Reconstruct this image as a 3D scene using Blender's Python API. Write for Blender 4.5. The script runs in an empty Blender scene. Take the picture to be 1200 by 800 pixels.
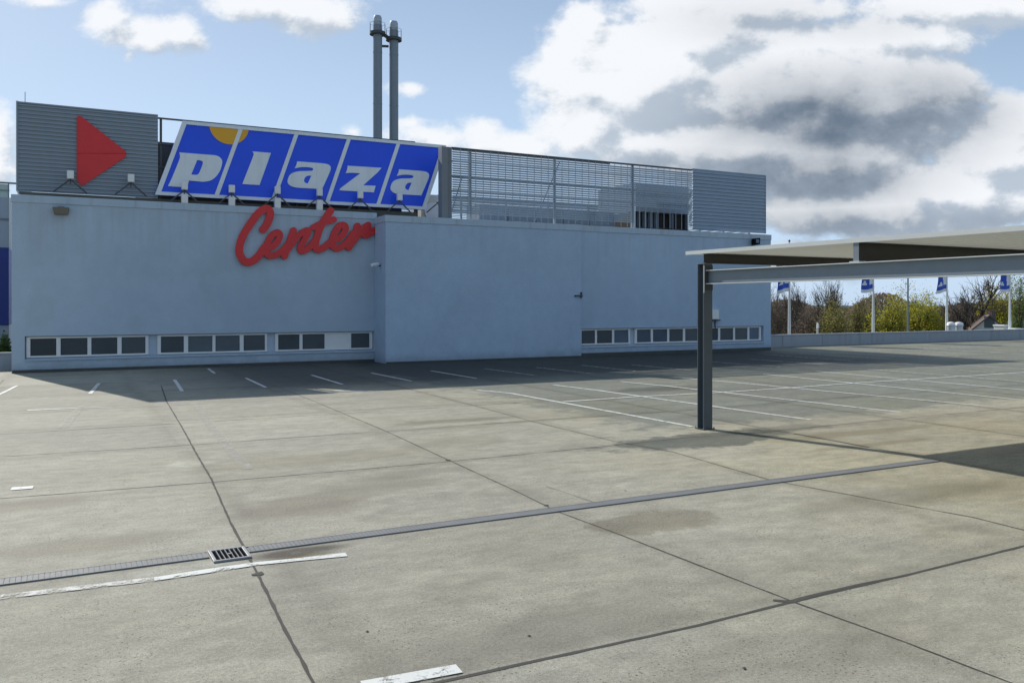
import bpy, bmesh, math, random
import numpy as np
from mathutils import Vector, Matrix
from mathutils.geometry import tessellate_polygon

R = math.radians
random.seed(7)
C = bpy.context.scene.collection
scene = bpy.context.scene

# ------------------------------------------------------------------ survey of the place
# world X runs along the shop facade, world Y into the picture, deck level z = 0
CAM_H, FOC = 2.3, 1000.0
YAW = R(27.76)
cs, sn = math.cos(YAW), math.sin(YAW)
HOR = 356.0

def ray(px):
    X = (px - 600.0) / FOC
    return X * cs + sn, -X * sn + cs          # per metre of depth
def G(px, py):                                 # point on the deck
    t = FOC * CAM_H / (py - HOR)
    a, b = ray(px)
    return (a * t, b * t)
def P(px, py, v):                              # point on the upright plane y = v
    a, b = ray(px)
    t = v / b
    return (a * t, v, CAM_H + (HOR - py) / FOC * t)
def U(px, v):
    a, b = ray(px)
    return a * v / b

# ------------------------------------------------------------------ node helpers
class NT:
    def __init__(s, tree):
        s.t = tree; s.n = tree.nodes; s.l = tree.links
    def node(s, typ, **kw):
        n = s.n.new(typ)
        for k, v in kw.items(): setattr(n, k, v)
        return n
    def put(s, sock, v):
        if isinstance(v, bpy.types.NodeSocket): s.l.new(v, sock)
        else:
            if hasattr(sock, 'default_value'):
                dv = sock.default_value
                if hasattr(dv, '__len__') and not hasattr(v, '__len__'): v = (v,) * len(dv)
                if hasattr(dv, '__len__') and len(dv) == 4 and len(v) == 3: v = tuple(v) + (1,)
                sock.default_value = v
    def m(s, op, a, b=0.0, c=0.0, clamp=False):
        n = s.node('ShaderNodeMath', operation=op, use_clamp=clamp)
        s.put(n.inputs[0], a); s.put(n.inputs[1], b); s.put(n.inputs[2], c)
        return n.outputs[0]
    def vm(s, op, a, b=(0, 0, 0)):
        n = s.node('ShaderNodeVectorMath', operation=op)
        s.put(n.inputs[0], a); s.put(n.inputs[1], b)
        return n.outputs['Value'] if op in ('DOT_PRODUCT', 'LENGTH', 'DISTANCE') else n.outputs['Vector']
    def mix(s, f, a, b, blend='MIX'):
        n = s.node('ShaderNodeMix', data_type='RGBA', blend_type=blend, clamp_factor=True)
        s.put(n.inputs[0], f); s.put(n.inputs[6], a); s.put(n.inputs[7], b)
        return n.outputs[2]
    def noise(s, vec, scale, detail=4.0, rough=0.55, dist=0.0, col=False):
        n = s.node('ShaderNodeTexNoise')
        s.put(n.inputs['Vector'], vec); n.inputs['Scale'].default_value = scale
        n.inputs['Detail'].default_value = detail; n.inputs['Roughness'].default_value = rough
        n.inputs['Distortion'].default_value = dist
        return n.outputs['Color' if col else 'Fac']
    def ss(s, x, a, b, lo=0.0, hi=1.0):        # smoothstep
        n = s.node('ShaderNodeMapRange', interpolation_type='SMOOTHSTEP')
        s.put(n.inputs['Value'], x)
        n.inputs['From Min'].default_value = a; n.inputs['From Max'].default_value = b
        n.inputs['To Min'].default_value = lo; n.inputs['To Max'].default_value = hi
        return n.outputs['Result']
    def xyz(s, v):
        n = s.node('ShaderNodeSeparateXYZ'); s.put(n.inputs[0], v); return n.outputs
    def comb(s, x, y, z=0.0):
        n = s.node('ShaderNodeCombineXYZ')
        for i, q in enumerate((x, y, z)): s.put(n.inputs[i], q)
        return n.outputs[0]

def new_mat(name):
    m = bpy.data.materials.new(name); m.use_nodes = True
    t = NT(m.node_tree)
    b = m.node_tree.nodes['Principled BSDF']
    pos = t.node('ShaderNodeNewGeometry').outputs['Position']
    return m, t, b, pos

def surf(name, col, rough=0.6, metal=0.0, var=0.12, vscale=3.0, streak=0.0, bump=0.0, bscale=80.0, spec=0.5, dirt=(0.20, 0.19, 0.16)):
    """painted / coated surface with uneven tone, optional rain streaks and grain"""
    m, t, b, pos = new_mat(name)
    n1 = t.noise(pos, vscale, 5, 0.6)
    n2 = t.noise(pos, vscale * 9, 3, 0.6)
    f = t.m('MULTIPLY_ADD', n1, 2 * var, 1 - var)
    f = t.m('MULTIPLY', f, t.m('MULTIPLY_ADD', n2, var, 1 - var / 2))
    colr = t.mix(1.0, col, t.comb(f, f, f), 'MULTIPLY')
    if streak:
        sp = t.vm('MULTIPLY', pos, (3.0, 3.0, 0.12))
        s1 = t.ss(t.noise(sp, 1.3, 5, 0.65), 0.48, 0.78)
        colr = t.mix(t.m('MULTIPLY', s1, streak), colr, dirt)
    t.put(b.inputs['Base Color'], colr)
    b.inputs['Metallic'].default_value = metal
    t.put(b.inputs['Roughness'], t.m('MULTIPLY_ADD', n2, 0.25, rough - 0.12, clamp=True))
    b.inputs['Specular IOR Level'].default_value = spec
    if bump:
        bn = t.node('ShaderNodeBump'); bn.inputs['Strength'].default_value = bump; bn.inputs['Distance'].default_value = 0.01
        t.put(bn.inputs['Height'], t.noise(pos, bscale, 3, 0.6))
        t.put(b.inputs['Normal'], bn.outputs[0])
    return m

M = {}
# ------------------------------------------------------------------ mesh builder
class MB:
    def __init__(s): s.v = []; s.f = []; s.mi = []; s.sm = []
    def add(s, vs, fs, mi=0, smooth=False):
        o = len(s.v); s.v += [tuple(p) for p in vs]
        for f in fs: s.f.append(tuple(i + o for i in f)); s.mi.append(mi); s.sm.append(smooth)
        return s
    def box(s, x0, x1, y0, y1, z0, z1, mi=0):
        vs = [(x, y, z) for z in (z0, z1) for y in (y0, y1) for x in (x0, x1)]
        return s.add(vs, [(0, 2, 3, 1), (4, 5, 7, 6), (0, 1, 5, 4), (2, 6, 7, 3), (0, 4, 6, 2), (1, 3, 7, 5)], mi)
    def bar(s, a, b, w, h=None, mi=0):          # square bar between two points
        a, b = Vector(a), Vector(b); d = (b - a).normalized(); h = h or w
        up = Vector((0, 0, 1)) if abs(d.z) < 0.95 else Vector((0, 1, 0))
        x = d.cross(up).normalized() * w / 2; y = x.cross(d).normalized() * h / 2
        vs = [p + i * x + j * y for p in (a, b) for i, j in ((-1, -1), (1, -1), (1, 1), (-1, 1))]
        return s.add(vs, [(0, 1, 2, 3), (7, 6, 5, 4)] + [(i, i + 4, (i + 1) % 4 + 4, (i + 1) % 4) for i in range(4)], mi)
    def tube(s, pts, rs, n=8, mi=0, caps=True):
        rings = []; pts = [Vector(p) for p in pts]
        vs = []
        for i, p in enumerate(pts):
            d = (pts[min(i + 1, len(pts) - 1)] - pts[max(i - 1, 0)]).normalized()
            up = Vector((0, 0, 1)) if abs(d.z) < 0.9 else Vector((1, 0, 0))
            x = d.cross(up).normalized(); y = d.cross(x)
            r = rs[i] if hasattr(rs, '__len__') else rs
            vs += [p + r * (math.cos(2 * math.pi * k / n) * x + math.sin(2 * math.pi * k / n) * y) for k in range(n)]
        fs = [(i * n + k, i * n + (k + 1) % n, (i + 1) * n + (k + 1) % n, (i + 1) * n + k) for i in range(len(pts) - 1) for k in range(n)]
        s.add(vs, fs, mi, True)
        if caps and n > 3:
            s.add(vs[:n], [tuple(range(n))], mi); s.add(vs[-n:], [tuple(range(n))[::-1]], mi)
        return s
    def prism(s, loops, y0, y1, mi=0):          # loops of (x,z): first outer, others holes; slab between y0 (front) and y1
        flat = [Vector((x, 0, z)) for lp in loops for x, z in lp]
        v2 = [[Vector((x, z, 0)) for x, z in lp] for lp in loops]
        tris = tessellate_polygon(v2)
        n = len(flat)
        vs = [(p.x, y0, p.z) for p in flat] + [(p.x, y1, p.z) for p in flat]
        fs = [tuple(t) for t in tris] + [tuple(i + n for i in t[::-1]) for t in tris]
        o = 0
        for lp in loops:
            k = len(lp)
            fs += [(o + i, o + (i + 1) % k, n + o + (i + 1) % k, n + o + i) for i in range(k)]
            o += k
        return s.add(vs, fs, mi)
    def sheet(s, prof, u0, u1, mi=0):           # corrugated sheet: profile of (y,z) swept along x
        vs = [(u0, y, z) for y, z in prof] + [(u1, y, z) for y, z in prof]
        n = len(prof)
        return s.add(vs, [(i, n + i, n + i + 1, i + 1) for i in range(n - 1)], mi)
    def build(s, name, mats, parent=None, loc=None, bevel=0.0, fixn=True):
        org = Vector(loc) if loc is not None else (wloc(parent) if parent else Vector((0, 0, 0)))
        me = bpy.data.meshes.new(name)
        me.from_pydata([tuple(Vector(p) - org) for p in s.v], [], s.f)
        if not isinstance(mats, (list, tuple)): mats = [mats]
        for m in mats: me.materials.append(m)
        me.polygons.foreach_set('material_index', s.mi); me.polygons.foreach_set('use_smooth', s.sm)
        me.update()
        if fixn:
            bm = bmesh.new(); bm.from_mesh(me); bmesh.ops.recalc_face_normals(bm, faces=bm.faces); bm.to_mesh(me); bm.free()
        o = bpy.data.objects.new(name, me); C.objects.link(o)
        if parent:
            o.parent = parent; o.location = org - wloc(parent)
        else: o.location = org
        if bevel:
            md = o.modifiers.new('edge', 'BEVEL'); md.width = bevel; md.segments = 2; md.limit_method = 'ANGLE'
        return o

def wloc(o):
    l = Vector(o.location)
    while o.parent: o = o.parent; l += o.location
    return l
def thing(name, label, cat, loc, group=None):
    o = bpy.data.objects.new(name, None); C.objects.link(o); o.location = loc; o.empty_display_size = 0.3
    return tag(o, label, cat, group)
def tag(o, label, cat, group=None):
    o['label'] = label; o['category'] = cat
    if group: o['group'] = group
    return o
def struct(o, kind='structure'): o['kind'] = kind; return o
def dup(root, loc, label, group=None):
    r = root.copy(); C.objects.link(r); r.location = loc; r['label'] = label
    if group: r['group'] = group
    for ch in list(root.children):
        c = ch.copy(); C.objects.link(c); c.parent = r
        for g in list(ch.children):
            d = g.copy(); C.objects.link(d); d.parent = c
    return r

# ------------------------------------------------------------------ materials
def plaster(name, col, dirt, amt):
    m, t, b, pos = new_mat(name)
    n1 = t.noise(pos, .35, 6, .62); n2 = t.noise(pos, 2.4, 6, .66); n3 = t.noise(pos, 30, 3, .7)
    f = t.m('MULTIPLY_ADD', n1, .34, .83); f = t.m('MULTIPLY', f, t.m('MULTIPLY_ADD', n2, .20, .90)); f = t.m('MULTIPLY', f, t.m('MULTIPLY_ADD', n3, .36, .82))
    c = t.mix(1.0, col, t.comb(f, f, f), 'MULTIPLY')
    z = t.xyz(pos)[2]
    sp = t.vm('MULTIPLY', pos, (2.2, 2.2, .10))
    st = t.ss(t.noise(sp, 1.6, 6, .68), .42, .72)
    c = t.mix(t.m('MULTIPLY', t.m('MULTIPLY', st, t.ss(t.m('MULTIPLY_ADD', n2, 1.6, z), 3.6, 6.6)), amt), c, dirt)          # runs below the coping
    c = t.mix(t.m('MULTIPLY', t.ss(t.m('MULTIPLY_ADD', n2, .5, z), .72, .18), .55), c, tuple(q * .62 for q in dirt))           # splash zone
    c = t.mix(t.m('MULTIPLY', t.ss(t.noise(t.vm('MULTIPLY', pos, (1, 1, .7)), .55, 5, .6), .52, .72), amt * .6), c, dirt)
    t.put(b.inputs['Base Color'], c); b.inputs['Roughness'].default_value = .9; b.inputs['Specular IOR Level'].default_value = .2
    bn = t.node('ShaderNodeBump'); bn.inputs['Strength'].default_value = .6; bn.inputs['Distance'].default_value = .012
    t.put(bn.inputs['Height'], n3); t.put(b.inputs['Normal'], bn.outputs[0])
    return m
M['plaster'] = plaster('wall_plaster', (0.42, 0.53, 0.66), (.30, .37, .43), .26)
M['plaster_l'] = plaster('wall_plaster_weathered', (0.44, 0.535, 0.63), (.32, .35, .36), .34)
M['coping'] = surf('coping_metal', (0.42, 0.51, 0.60), 0.55, var=0.08, vscale=0.8, streak=0.4)
M['plinth'] = surf('plinth_stain', (0.075, 0.08, 0.075), 0.9, var=0.35, vscale=2, bump=0.4)
M['white'] = surf('white_paint', (0.78, 0.79, 0.78), 0.45, var=0.05)
M['filler'] = surf('window_filler_panel', (0.46, 0.55, 0.65), 0.5, var=0.05)
M['clad'] = surf('corrugated_cladding', (0.27, 0.32, 0.37), 0.5, metal=0.1, var=0.06, vscale=0.6, streak=0.12)
M['clad_r'] = surf('corrugated_cladding_pale', (0.30, 0.38, 0.48), 0.5, metal=0.1, var=0.06, vscale=0.6, streak=0.10)
M['slat'] = surf('slat_metal', (0.30, 0.36, 0.42), 0.5, metal=0.1, var=0.1)
M['steel'] = surf('galvanised_steel', (0.19, 0.23, 0.26), 0.5, metal=0.2, var=0.14, vscale=4, streak=0.2)
M['steel_dk'] = surf('dark_steel', (0.07, 0.075, 0.08), 0.55, metal=0.2, var=0.2, vscale=4)
M['post_steel'] = surf('weathered_post_steel', (0.10, 0.125, 0.145), 0.55, metal=0.15, var=0.18, vscale=4, streak=0.15)
M['purlin'] = surf('brown_purlin_paint', (0.06, 0.057, 0.052), 0.6, var=0.15, vscale=5)
M['soffit'] = surf('cream_roof_sheet', (0.78, 0.79, 0.76), 0.6, var=0.05, vscale=1.0, streak=0.0)
M['trim_and_sunlit_edge'] = surf('pale_trim_sunlit_edge', (0.62, 0.64, 0.62), 0.4, var=0.06)  # pale fascia and cleats; also colours the painted sunlit edges of girders and posts
M['sign_blue'] = surf('sign_blue_film', (0.012, 0.090, 0.85), 0.45, var=0.12, vscale=0.8)
M['sign_white'] = surf('sign_letter_white', (0.76, 0.81, 0.84), 0.4, var=0.07, streak=0.18)
M['sign_orange'] = surf('sign_orange_film', (0.80, 0.40, 0.01), 0.4, var=0.05)
M['red'] = surf('red_sign_face', (0.68, 0.028, 0.03), 0.45, var=0.14, vscale=1.5, streak=.10, dirt=(.2,.02,.02))
M['black'] = surf('black_void', (0.012, 0.012, 0.013), 0.9, var=0.2, spec=0.0)
M['brown_louvre'] = surf('brown_louvre', (0.028, 0.022, 0.02), 0.6, var=0.2)
M['chim'] = surf('chimney_steel', (0.23, 0.27, 0.30), 0.5, metal=0.3, var=0.08, vscale=1.5, streak=0.3)
M['roof'] = surf('bitumen_roof', (0.09, 0.09, 0.085), 0.9, var=0.25)
M['moss'] = surf('mossy_upstand', (0.13, 0.125, 0.10), 0.9, var=0.3, vscale=5)
M['conc_wall'] = surf('parapet_concrete', (0.34, 0.37, 0.41), 0.85, var=0.14, vscale=1.2, streak=0.5, bump=0.4, bscale=30)
M['blue_clad'] = surf('deep_blue_cladding', (0.02, 0.045, 0.26), 0.5, var=0.06)
M['grey_clad'] = surf('pale_blue_cladding', (0.36, 0.42, 0.50), 0.5, var=0.06)
M['pole'] = surf('white_pole', (0.70, 0.72, 0.72), 0.4, var=0.04)
M['flag_white'] = surf('flag_white', (0.72, 0.74, 0.78), 0.8, var=0.05)
M['flag_blue'] = surf('flag_blue', (0.03, 0.09, 0.50), 0.8, var=0.05)
M['vent'] = surf('vent_metal', (0.42, 0.45, 0.48), 0.4, metal=0.4, var=0.08)
M['brick_red'] = surf('roof_tile_red', (0.13, 0.095, 0.085), 0.85, var=0.2, vscale=1)
M['render_white'] = surf('house_render', (0.62, 0.62, 0.60), 0.85, var=0.06)
M['tan_lamp'] = surf('weathered_lamp_cover', (0.16, 0.14, 0.10), 0.6, var=0.15, vscale=6)
M['iron'] = surf('cast_iron', (0.05, 0.055, 0.06), 0.6, metal=0.3, var=0.3, vscale=12)
M['chan'] = surf('channel_grating', (0.165, 0.172, 0.178), 0.7, metal=0.05, var=0.22, vscale=3)
M['seal'] = surf('joint_sealant', (0.055, 0.052, 0.045), 0.9, var=0.4, vscale=6)
M['terrain'] = surf('grassland', (0.05, 0.06, 0.03), 0.95, var=0.3, vscale=0.05)

def glass_mat(name, col, rough):
    m, t, b, pos = new_mat(name)
    w = t.noise(t.vm('MULTIPLY', pos, (1, 1, 1)), 1.2, 3)
    t.put(b.inputs['Base Color'], t.mix(w, col, tuple(c * 1.7 for c in col)))
    oi = t.node('ShaderNodeObjectInfo').outputs['Random']
    k = t.m('MULTIPLY_ADD', oi, 1.1, .45); z = t.xyz(pos)[2]
    slats = t.m('MULTIPLY_ADD', t.m('SINE', t.m('MULTIPLY', z, 150)), .10, 1.0)
    k = t.m('MULTIPLY', k, slats)
    t.put(b.inputs['Base Color'], t.mix(1.0, t.mix(w, col, tuple(c * 1.7 for c in col)), t.comb(k, k, k), 'MULTIPLY'))
    b.inputs['Roughness'].default_value = rough
    b.inputs['Specular IOR Level'].default_value = 0.22
    return m
M['glass'] = glass_mat('dark_window_glass', (0.055, 0.068, 0.078), 0.22)
M['glass_b'] = glass_mat('blue_grey_glass', (0.07, 0.10, 0.14), 0.10)

def paint_mat(name, col, cover, edge=0.07, sc=7.0):
    m, t, b, pos = new_mat(name)
    n = t.m('ADD', t.m('MULTIPLY', t.noise(pos, sc, 6, 0.7), 0.65), t.m('MULTIPLY', t.noise(pos, 60, 3, 0.7), 0.35))
    mask = t.ss(n, cover - edge, cover + edge)   # 0 keeps paint
    t.put(b.inputs['Base Color'], t.mix(t.noise(pos, 3, 4), tuple(c * 0.8 for c in col), col))
    b.inputs['Roughness'].default_value = 0.7
    tr = t.node('ShaderNodeBsdfTransparent'); mx = t.node('ShaderNodeMixShader')
    t.put(mx.inputs[0], mask); t.l.new(b.outputs[0], mx.inputs[1]); t.l.new(tr.outputs[0], mx.inputs[2])
    t.l.new(mx.outputs[0], m.node_tree.nodes['Material Output'].inputs[0])
    return m
M['line'] = paint_mat('road_paint', (0.70, 0.71, 0.68), 0.575)
M['line_worn'] = paint_mat('worn_road_paint', (0.62, 0.62, 0.58), 0.525, 0.09)
M['line_faint'] = paint_mat('faded_road_paint', (0.50, 0.48, 0.42), 0.46, 0.2)

# concrete deck -------------------------------------------------------
def concrete():
    m, t, b, pos = new_mat('deck_concrete')
    x, y, z = t.xyz(pos)[:3]
    wob = t.noise(pos, 1.3, 8, 0.72, col=True)
    wx = t.m('MULTIPLY_ADD', t.xyz(wob)[0], 1.6, -0.8); wy = t.m('MULTIPLY_ADD', t.xyz(wob)[1], 1.6, -0.8)
    base = (0.302, 0.290, 0.242)
    # per slab tone
    iu = t.m('FLOOR', t.m('DIVIDE', t.m('SUBTRACT', x, 1.7), 3.27)); iv = t.m('FLOOR', t.m('DIVIDE', t.m('SUBTRACT', y, 1.6), 3.25))
    wn = t.node('ShaderNodeTexWhiteNoise', noise_dimensions='2D'); t.put(wn.inputs['Vector'], t.comb(iu, iv))
    tone = t.m('MULTIPLY_ADD', wn.outputs['Value'], 0.12, 0.94)
    big = t.noise(t.vm('MULTIPLY', pos, (0.55, 1.0, 1)), 0.33, 6, 0.62)
    mid = t.noise(t.vm('MULTIPLY', pos, (0.6, 1.4, 1)), 1.5, 7, 0.68, 0.4)
    tone = t.m('MULTIPLY', tone, t.m('MULTIPLY_ADD', big, 0.56, 0.72))
    tone = t.m('MULTIPLY', tone, t.m('MULTIPLY_ADD', mid, 0.90, 0.55))
    mott = t.noise(t.vm('MULTIPLY', pos, (0.8, 1.2, 1)), 4.5, 7, 0.72)
    tone = t.m('MULTIPLY', tone, t.m('MULTIPLY_ADD', t.ss(mott, .30, .70), 0.26, 0.87))
    fine = t.noise(pos, 38, 4, 0.75)
    tone = t.m('MULTIPLY', tone, t.m('MULTIPLY_ADD', t.ss(fine, .28, .72), 0.42, 0.79))
    grit = t.noise(pos, 130, 2, 0.8)
    tone = t.m('MULTIPLY', tone, t.m('MULTIPLY_ADD', t.ss(grit, .25, .75), 0.62, 0.69))
    col = t.mix(1.0, base, t.comb(tone, tone, tone), 'MULTIPLY')
    # warmer and greyer drifts
    warm = t.ss(t.noise(t.vm('ADD', pos, (31, 7, 0)), 0.28, 4, 0.6), 0.42, 0.66)
    warmR = t.ss(t.m('ADD', x, t.m('MULTIPLY', wx, 1.5)), 3.0, 9.5)
    col = t.mix(t.m('MULTIPLY', t.m('MULTIPLY_ADD', warmR, 0.6, 0.3), t.m('MULTIPLY_ADD', warm, 0.6, 0.4)), col, t.mix(1.0, col, (1.06, 1.02, 0.86), 'MULTIPLY'))
    def stain(cx, cy, rx, ry, colr, amt, soft=0.42, wob_=1.25, rot=0.0):
        nonlocal col
        dx = t.m('SUBTRACT', t.m('MULTIPLY_ADD', wx, wob_ * min(rx, 1.2), x), cx); dy = t.m('SUBTRACT', t.m('MULTIPLY_ADD', wy, wob_ * min(ry, 1.2), y), cy)
        q = t.m('SQRT', t.m('ADD', t.m('POWER', t.m('DIVIDE', dx, rx), 2.0), t.m('POWER', t.m('DIVIDE', dy, ry), 2.0)))
        k = t.m('MULTIPLY', t.ss(q, 1 + soft, 1 - soft), amt)
        # blotchy inside
        k = t.m('MULTIPLY', k, t.m('MULTIPLY_ADD', t.ss(mott, .3, .7), .6, 0.6))
        col = t.mix(k, col, t.mix(1.0, col, colr, 'MULTIPLY'))
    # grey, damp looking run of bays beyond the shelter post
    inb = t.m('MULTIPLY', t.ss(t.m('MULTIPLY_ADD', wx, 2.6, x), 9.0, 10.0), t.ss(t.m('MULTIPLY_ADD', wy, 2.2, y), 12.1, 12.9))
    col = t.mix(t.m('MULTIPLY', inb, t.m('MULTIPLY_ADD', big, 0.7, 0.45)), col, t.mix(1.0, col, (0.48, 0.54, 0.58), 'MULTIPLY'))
    # shade along the foot of the shop wall, deepened in the deck colour
    wall_shade = t.m('MULTIPLY', t.ss(t.m('MULTIPLY_ADD', wy, 2.0, y), 20.5, 25.5), t.m('MULTIPLY', t.ss(x, 1.5, 6.5), t.ss(x, 33.0, 28.0)))
    col = t.mix(t.m('MULTIPLY', wall_shade, 0.85), col, t.mix(1.0, col, (0.17, 0.19, 0.24), 'MULTIPLY'))
    s = stain
    s(1.93, 7.93, 0.42, 0.13, (0.30, 0.27, 0.27), 1.15, .45, .35); s(1.95, 7.78, 0.30, 0.05, (0.5, 0.42, 0.26), .9, .4, .4)
    s(0.95, 7.9, 0.75, 0.16, (1.25, 1.28, 1.3), 0.6)
    s(5.55, 7.30, 0.75, 0.36, (0.62, 0.59, 0.53), 0.95, .2, 1.2)
    s(9.6, 11.3, 1.9, 0.65, (0.36, 0.40, 0.42), 1.15, .18, 1.7); s(11.6, 11.6, 1.2, .35, (.5, .53, .53), .8, .2, 1.8)
    s(9.0, 6.9, 1.7, 0.35, (0.66, 0.66, 0.62), 0.7)
    s(10.6, 6.6, 1.8, 0.35, (0.70, 0.67, 0.58), 0.6); s(11.0, 5.9, 1.4, 0.2, (0.72, 0.69, 0.58), 0.6)
    s(12.4, 10.6, 2.0, 0.25, (0.66, 0.62, 0.52), 0.7); s(12.0, 9.6, 1.6, 0.12, (0.7, 0.66, 0.54), 0.7)
    s(0.2, 9.1, 0.9, 0.30, (0.72, 0.68, 0.62), 0.7)
    s(2.4, 9.7, 0.8, 0.5, (0.64, 0.60, 0.56), 0.8); s(3.6, 10.4, .9, .45, (.68, .66, .64), .7); s(4.2, 10.9, .6, .25, (.7, .68, .66), .6)
    s(-0.6, 11.2, 0.9, 0.3, (0.75, 0.72, 0.68), 0.8)
    s(6.9, 15.4, 1.2, 0.28, (0.58, 0.58, 0.58), 0.9)
    s(1.55, 13.1, 0.30, 0.25, (1.35, 1.38, 1.4), 0.8)
    s(14.2, 18.6, 1.4, 0.5, (0.45, 0.45, 0.45), 0.9)
    s(3.0, 5.2, 1.3, 0.3, (0.74, 0.73, 0.72), 0.8)
    s(3.3, 12.6, 1.5, 0.5, (0.80, 0.77, 0.70), 0.8)
    s(5.6, 13.0, 1.2, 0.5, (0.78, 0.77, 0.74), 0.7)
    s(4.0, 4.0, 1.6, 0.5, (0.80, 0.78, 0.76), 0.7)
    # dirt gathered along the slab joints
    def near(c, ctr, per):
        fr = t.m('FRACT', t.m('DIVIDE', t.m('SUBTRACT', c, ctr), per))
        return t.m('MULTIPLY', t.m('SUBTRACT', 0.5, t.m('ABSOLUTE', t.m('SUBTRACT', fr, 0.5))), per)
    jd = t.m('MINIMUM', near(x, 1.73, 3.27), near(y, 1.65, 3.25))
    jk = t.m('MULTIPLY', t.ss(t.m('MULTIPLY_ADD', t.m('ABSOLUTE', wx), 0.25, jd), 0.30, 0.03), 0.30)
    col = t.mix(jk, col, t.mix(1.0, col, (0.6, 0.58, 0.55), 'MULTIPLY'))
    # dark pits and pale chips of aggregate
    vo = t.node('ShaderNodeTexVoronoi'); t.put(vo.inputs['Vector'], pos); vo.inputs['Scale'].default_value = 26
    pit = t.m('MULTIPLY', t.ss(vo.outputs['Distance'], 0.26, 0.12), t.ss(t.noise(pos, 1.3, 4), 0.40, 0.62))
    col = t.mix(t.m('MULTIPLY', pit, 0.75), col, (0.06, 0.058, 0.05))
    vo2 = t.node('ShaderNodeTexVoronoi'); t.put(vo2.inputs['Vector'], t.vm('ADD', pos, (5, 3, 0))); vo2.inputs['Scale'].default_value = 7.0
    chip = t.ss(vo2.outputs['Distance'], 0.075, 0.04)
    col = t.mix(t.m('MULTIPLY', chip, t.ss(t.noise(pos, 1.1, 2), 0.55, 0.62)), col, (0.05, 0.045, 0.04))
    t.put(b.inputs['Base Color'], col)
    t.put(b.inputs['Roughness'], t.m('MULTIPLY_ADD', mid, 0.25, 0.68, clamp=True))
    b.inputs['Specular IOR Level'].default_value = 0.30
    bn = t.node('ShaderNodeBump'); bn.inputs['Strength'].default_value = 0.55; bn.inputs['Distance'].default_value = 0.012
    h = t.m('ADD', t.m('MULTIPLY', fine, 0.5), t.m('MULTIPLY', grit, 0.35))
    t.put(bn.inputs['Height'], h); t.put(b.inputs['Normal'], bn.outputs[0])
    return m
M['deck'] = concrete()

# ------------------------------------------------------------------ ground
VL, VB, VR = 32.7, 31.35, 31.5      # faces of left wall, projecting bay, right wall
UL0, UB0, UB1, UR1 = -1.5, 11.0, 19.9, 31.1
ZL, ZB = 5.93, 5.72

g = MB()
n = 48
g.add([(-3000, -3000, -5.2), (3000, -3000, -5.2), (3000, 3000, -5.2), (-3000, 3000, -5.2)], [(0, 1, 2, 3)])
struct(g.build('terrain', M['terrain']))
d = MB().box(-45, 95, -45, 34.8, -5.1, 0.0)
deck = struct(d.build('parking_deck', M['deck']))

def strip(pts, w, z, wob=0.0, step=0.35, taper=False):
    """thin flat strip along a line on the deck, edges slightly uneven"""
    mb = MB(); P2 = []
    for a, b_ in zip(pts[:-1], pts[1:]):
        a, b_ = Vector((a[0], a[1])), Vector((b_[0], b_[1])); k = max(1, int((b_ - a).length / step))
        P2 += [a.lerp(b_, i / k) for i in range(k)]
    P2.append(Vector((pts[-1][0], pts[-1][1])))
    vs = []
    for i, p in enumerate(P2):
        dd = (P2[min(i + 1, len(P2) - 1)] - P2[max(0, i - 1)]).normalized(); nn = Vector((-dd.y, dd.x))
        ww = w * (1 + random.uniform(-wob, wob)); off = random.uniform(-wob, wob) * w * 0.35
        if taper: ww *= 0.15 + 0.85 * (1 - i / len(P2))
        for sgn in (-1, 1):
            q = p + nn * (sgn * ww / 2 + off); vs.append((q.x, q.y, z))
    mb.add(vs, [(2 * i, 2 * i + 1, 2 * i + 3, 2 * i + 2) for i in range(len(P2) - 1)])
    return mb
def lay(name, pts, w, z, mat, **k): return strip(pts, w, z, **k).build(name, mat, deck)

# joints between the slabs
A = [G(*p) for p in ((189, 452), (195, 470), (213, 500), (232, 535), (247, 560), (270, 612), (293, 655), (303, 675), (330, 730), (367, 800))]
A.append((A[-1][0] - 0.1, -10))
lay('slab_joint', A, 0.026, 0.004, M['seal'], wob=0.30, step=.12)
B_ = [(5.3, 28), (5.25, 20)] + [G(*p) for p in ((452, 505), (530, 541), (600, 573), (655, 600), (715, 622), (930, 705), (1060, 752), (1185, 800))] + [(5.1, -10)]
lay('slab_joint', B_, 0.015, 0.004, M['seal'], wob=0.45, step=.12)
Cc = [(8.3, 27)] + [G(*p) for p in ((551, 474), (625, 494), (720, 517), (787, 529), (905, 563), (1030, 586), (1140, 606), (1200, 621))] + [(8.4, -10)]
lay('slab_joint', Cc, 0.015, 0.004, M['seal'], wob=0.45, step=.12)
for u in (-8.2, -4.9, -1.6, 11.45, 14.8, 18.1, 21.4, 24.7, 28, 31.3, 34.6, 37.9):
    lay('slab_joint', [(u + random.uniform(-.06, .06), v) for v in (-10, 0, 6, 12, 18, 24, 30)], 0.014, 0.004, M['seal'], wob=0.5)
def row(v, w, jit=0.04):
    lay('slab_joint', [(u, v + random.uniform(-jit, jit)) for u in (-30, -12, -6, -2, 1.7, 5, 8.2, 11.4, 14.8, 21, 30, 45, 60, 80)], w, 0.0025, M['seal'], wob=0.45)
row(1.5, 0.05)
lay('slab_joint', [(-20, 4.75)] + [G(*p) for p in ((519, 798), (820, 732), (927, 705), (1060, 674), (1198, 640))] + [(12, 4.9), (60, 4.9)], 0.034, 0.0025, M['seal'], wob=0.18, step=.15)
lay('slab_joint', [(-20, 11.6)] + [G(*p) for p in ((0, 584), (245, 565), (420, 550), (523, 541), (737, 520), (800, 513), (885, 507), (997, 496), (1067, 489), (1200, 477))] + [(60, 11.5)], 0.017, 0.0025, M['seal'], wob=0.6, step=.2)
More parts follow.
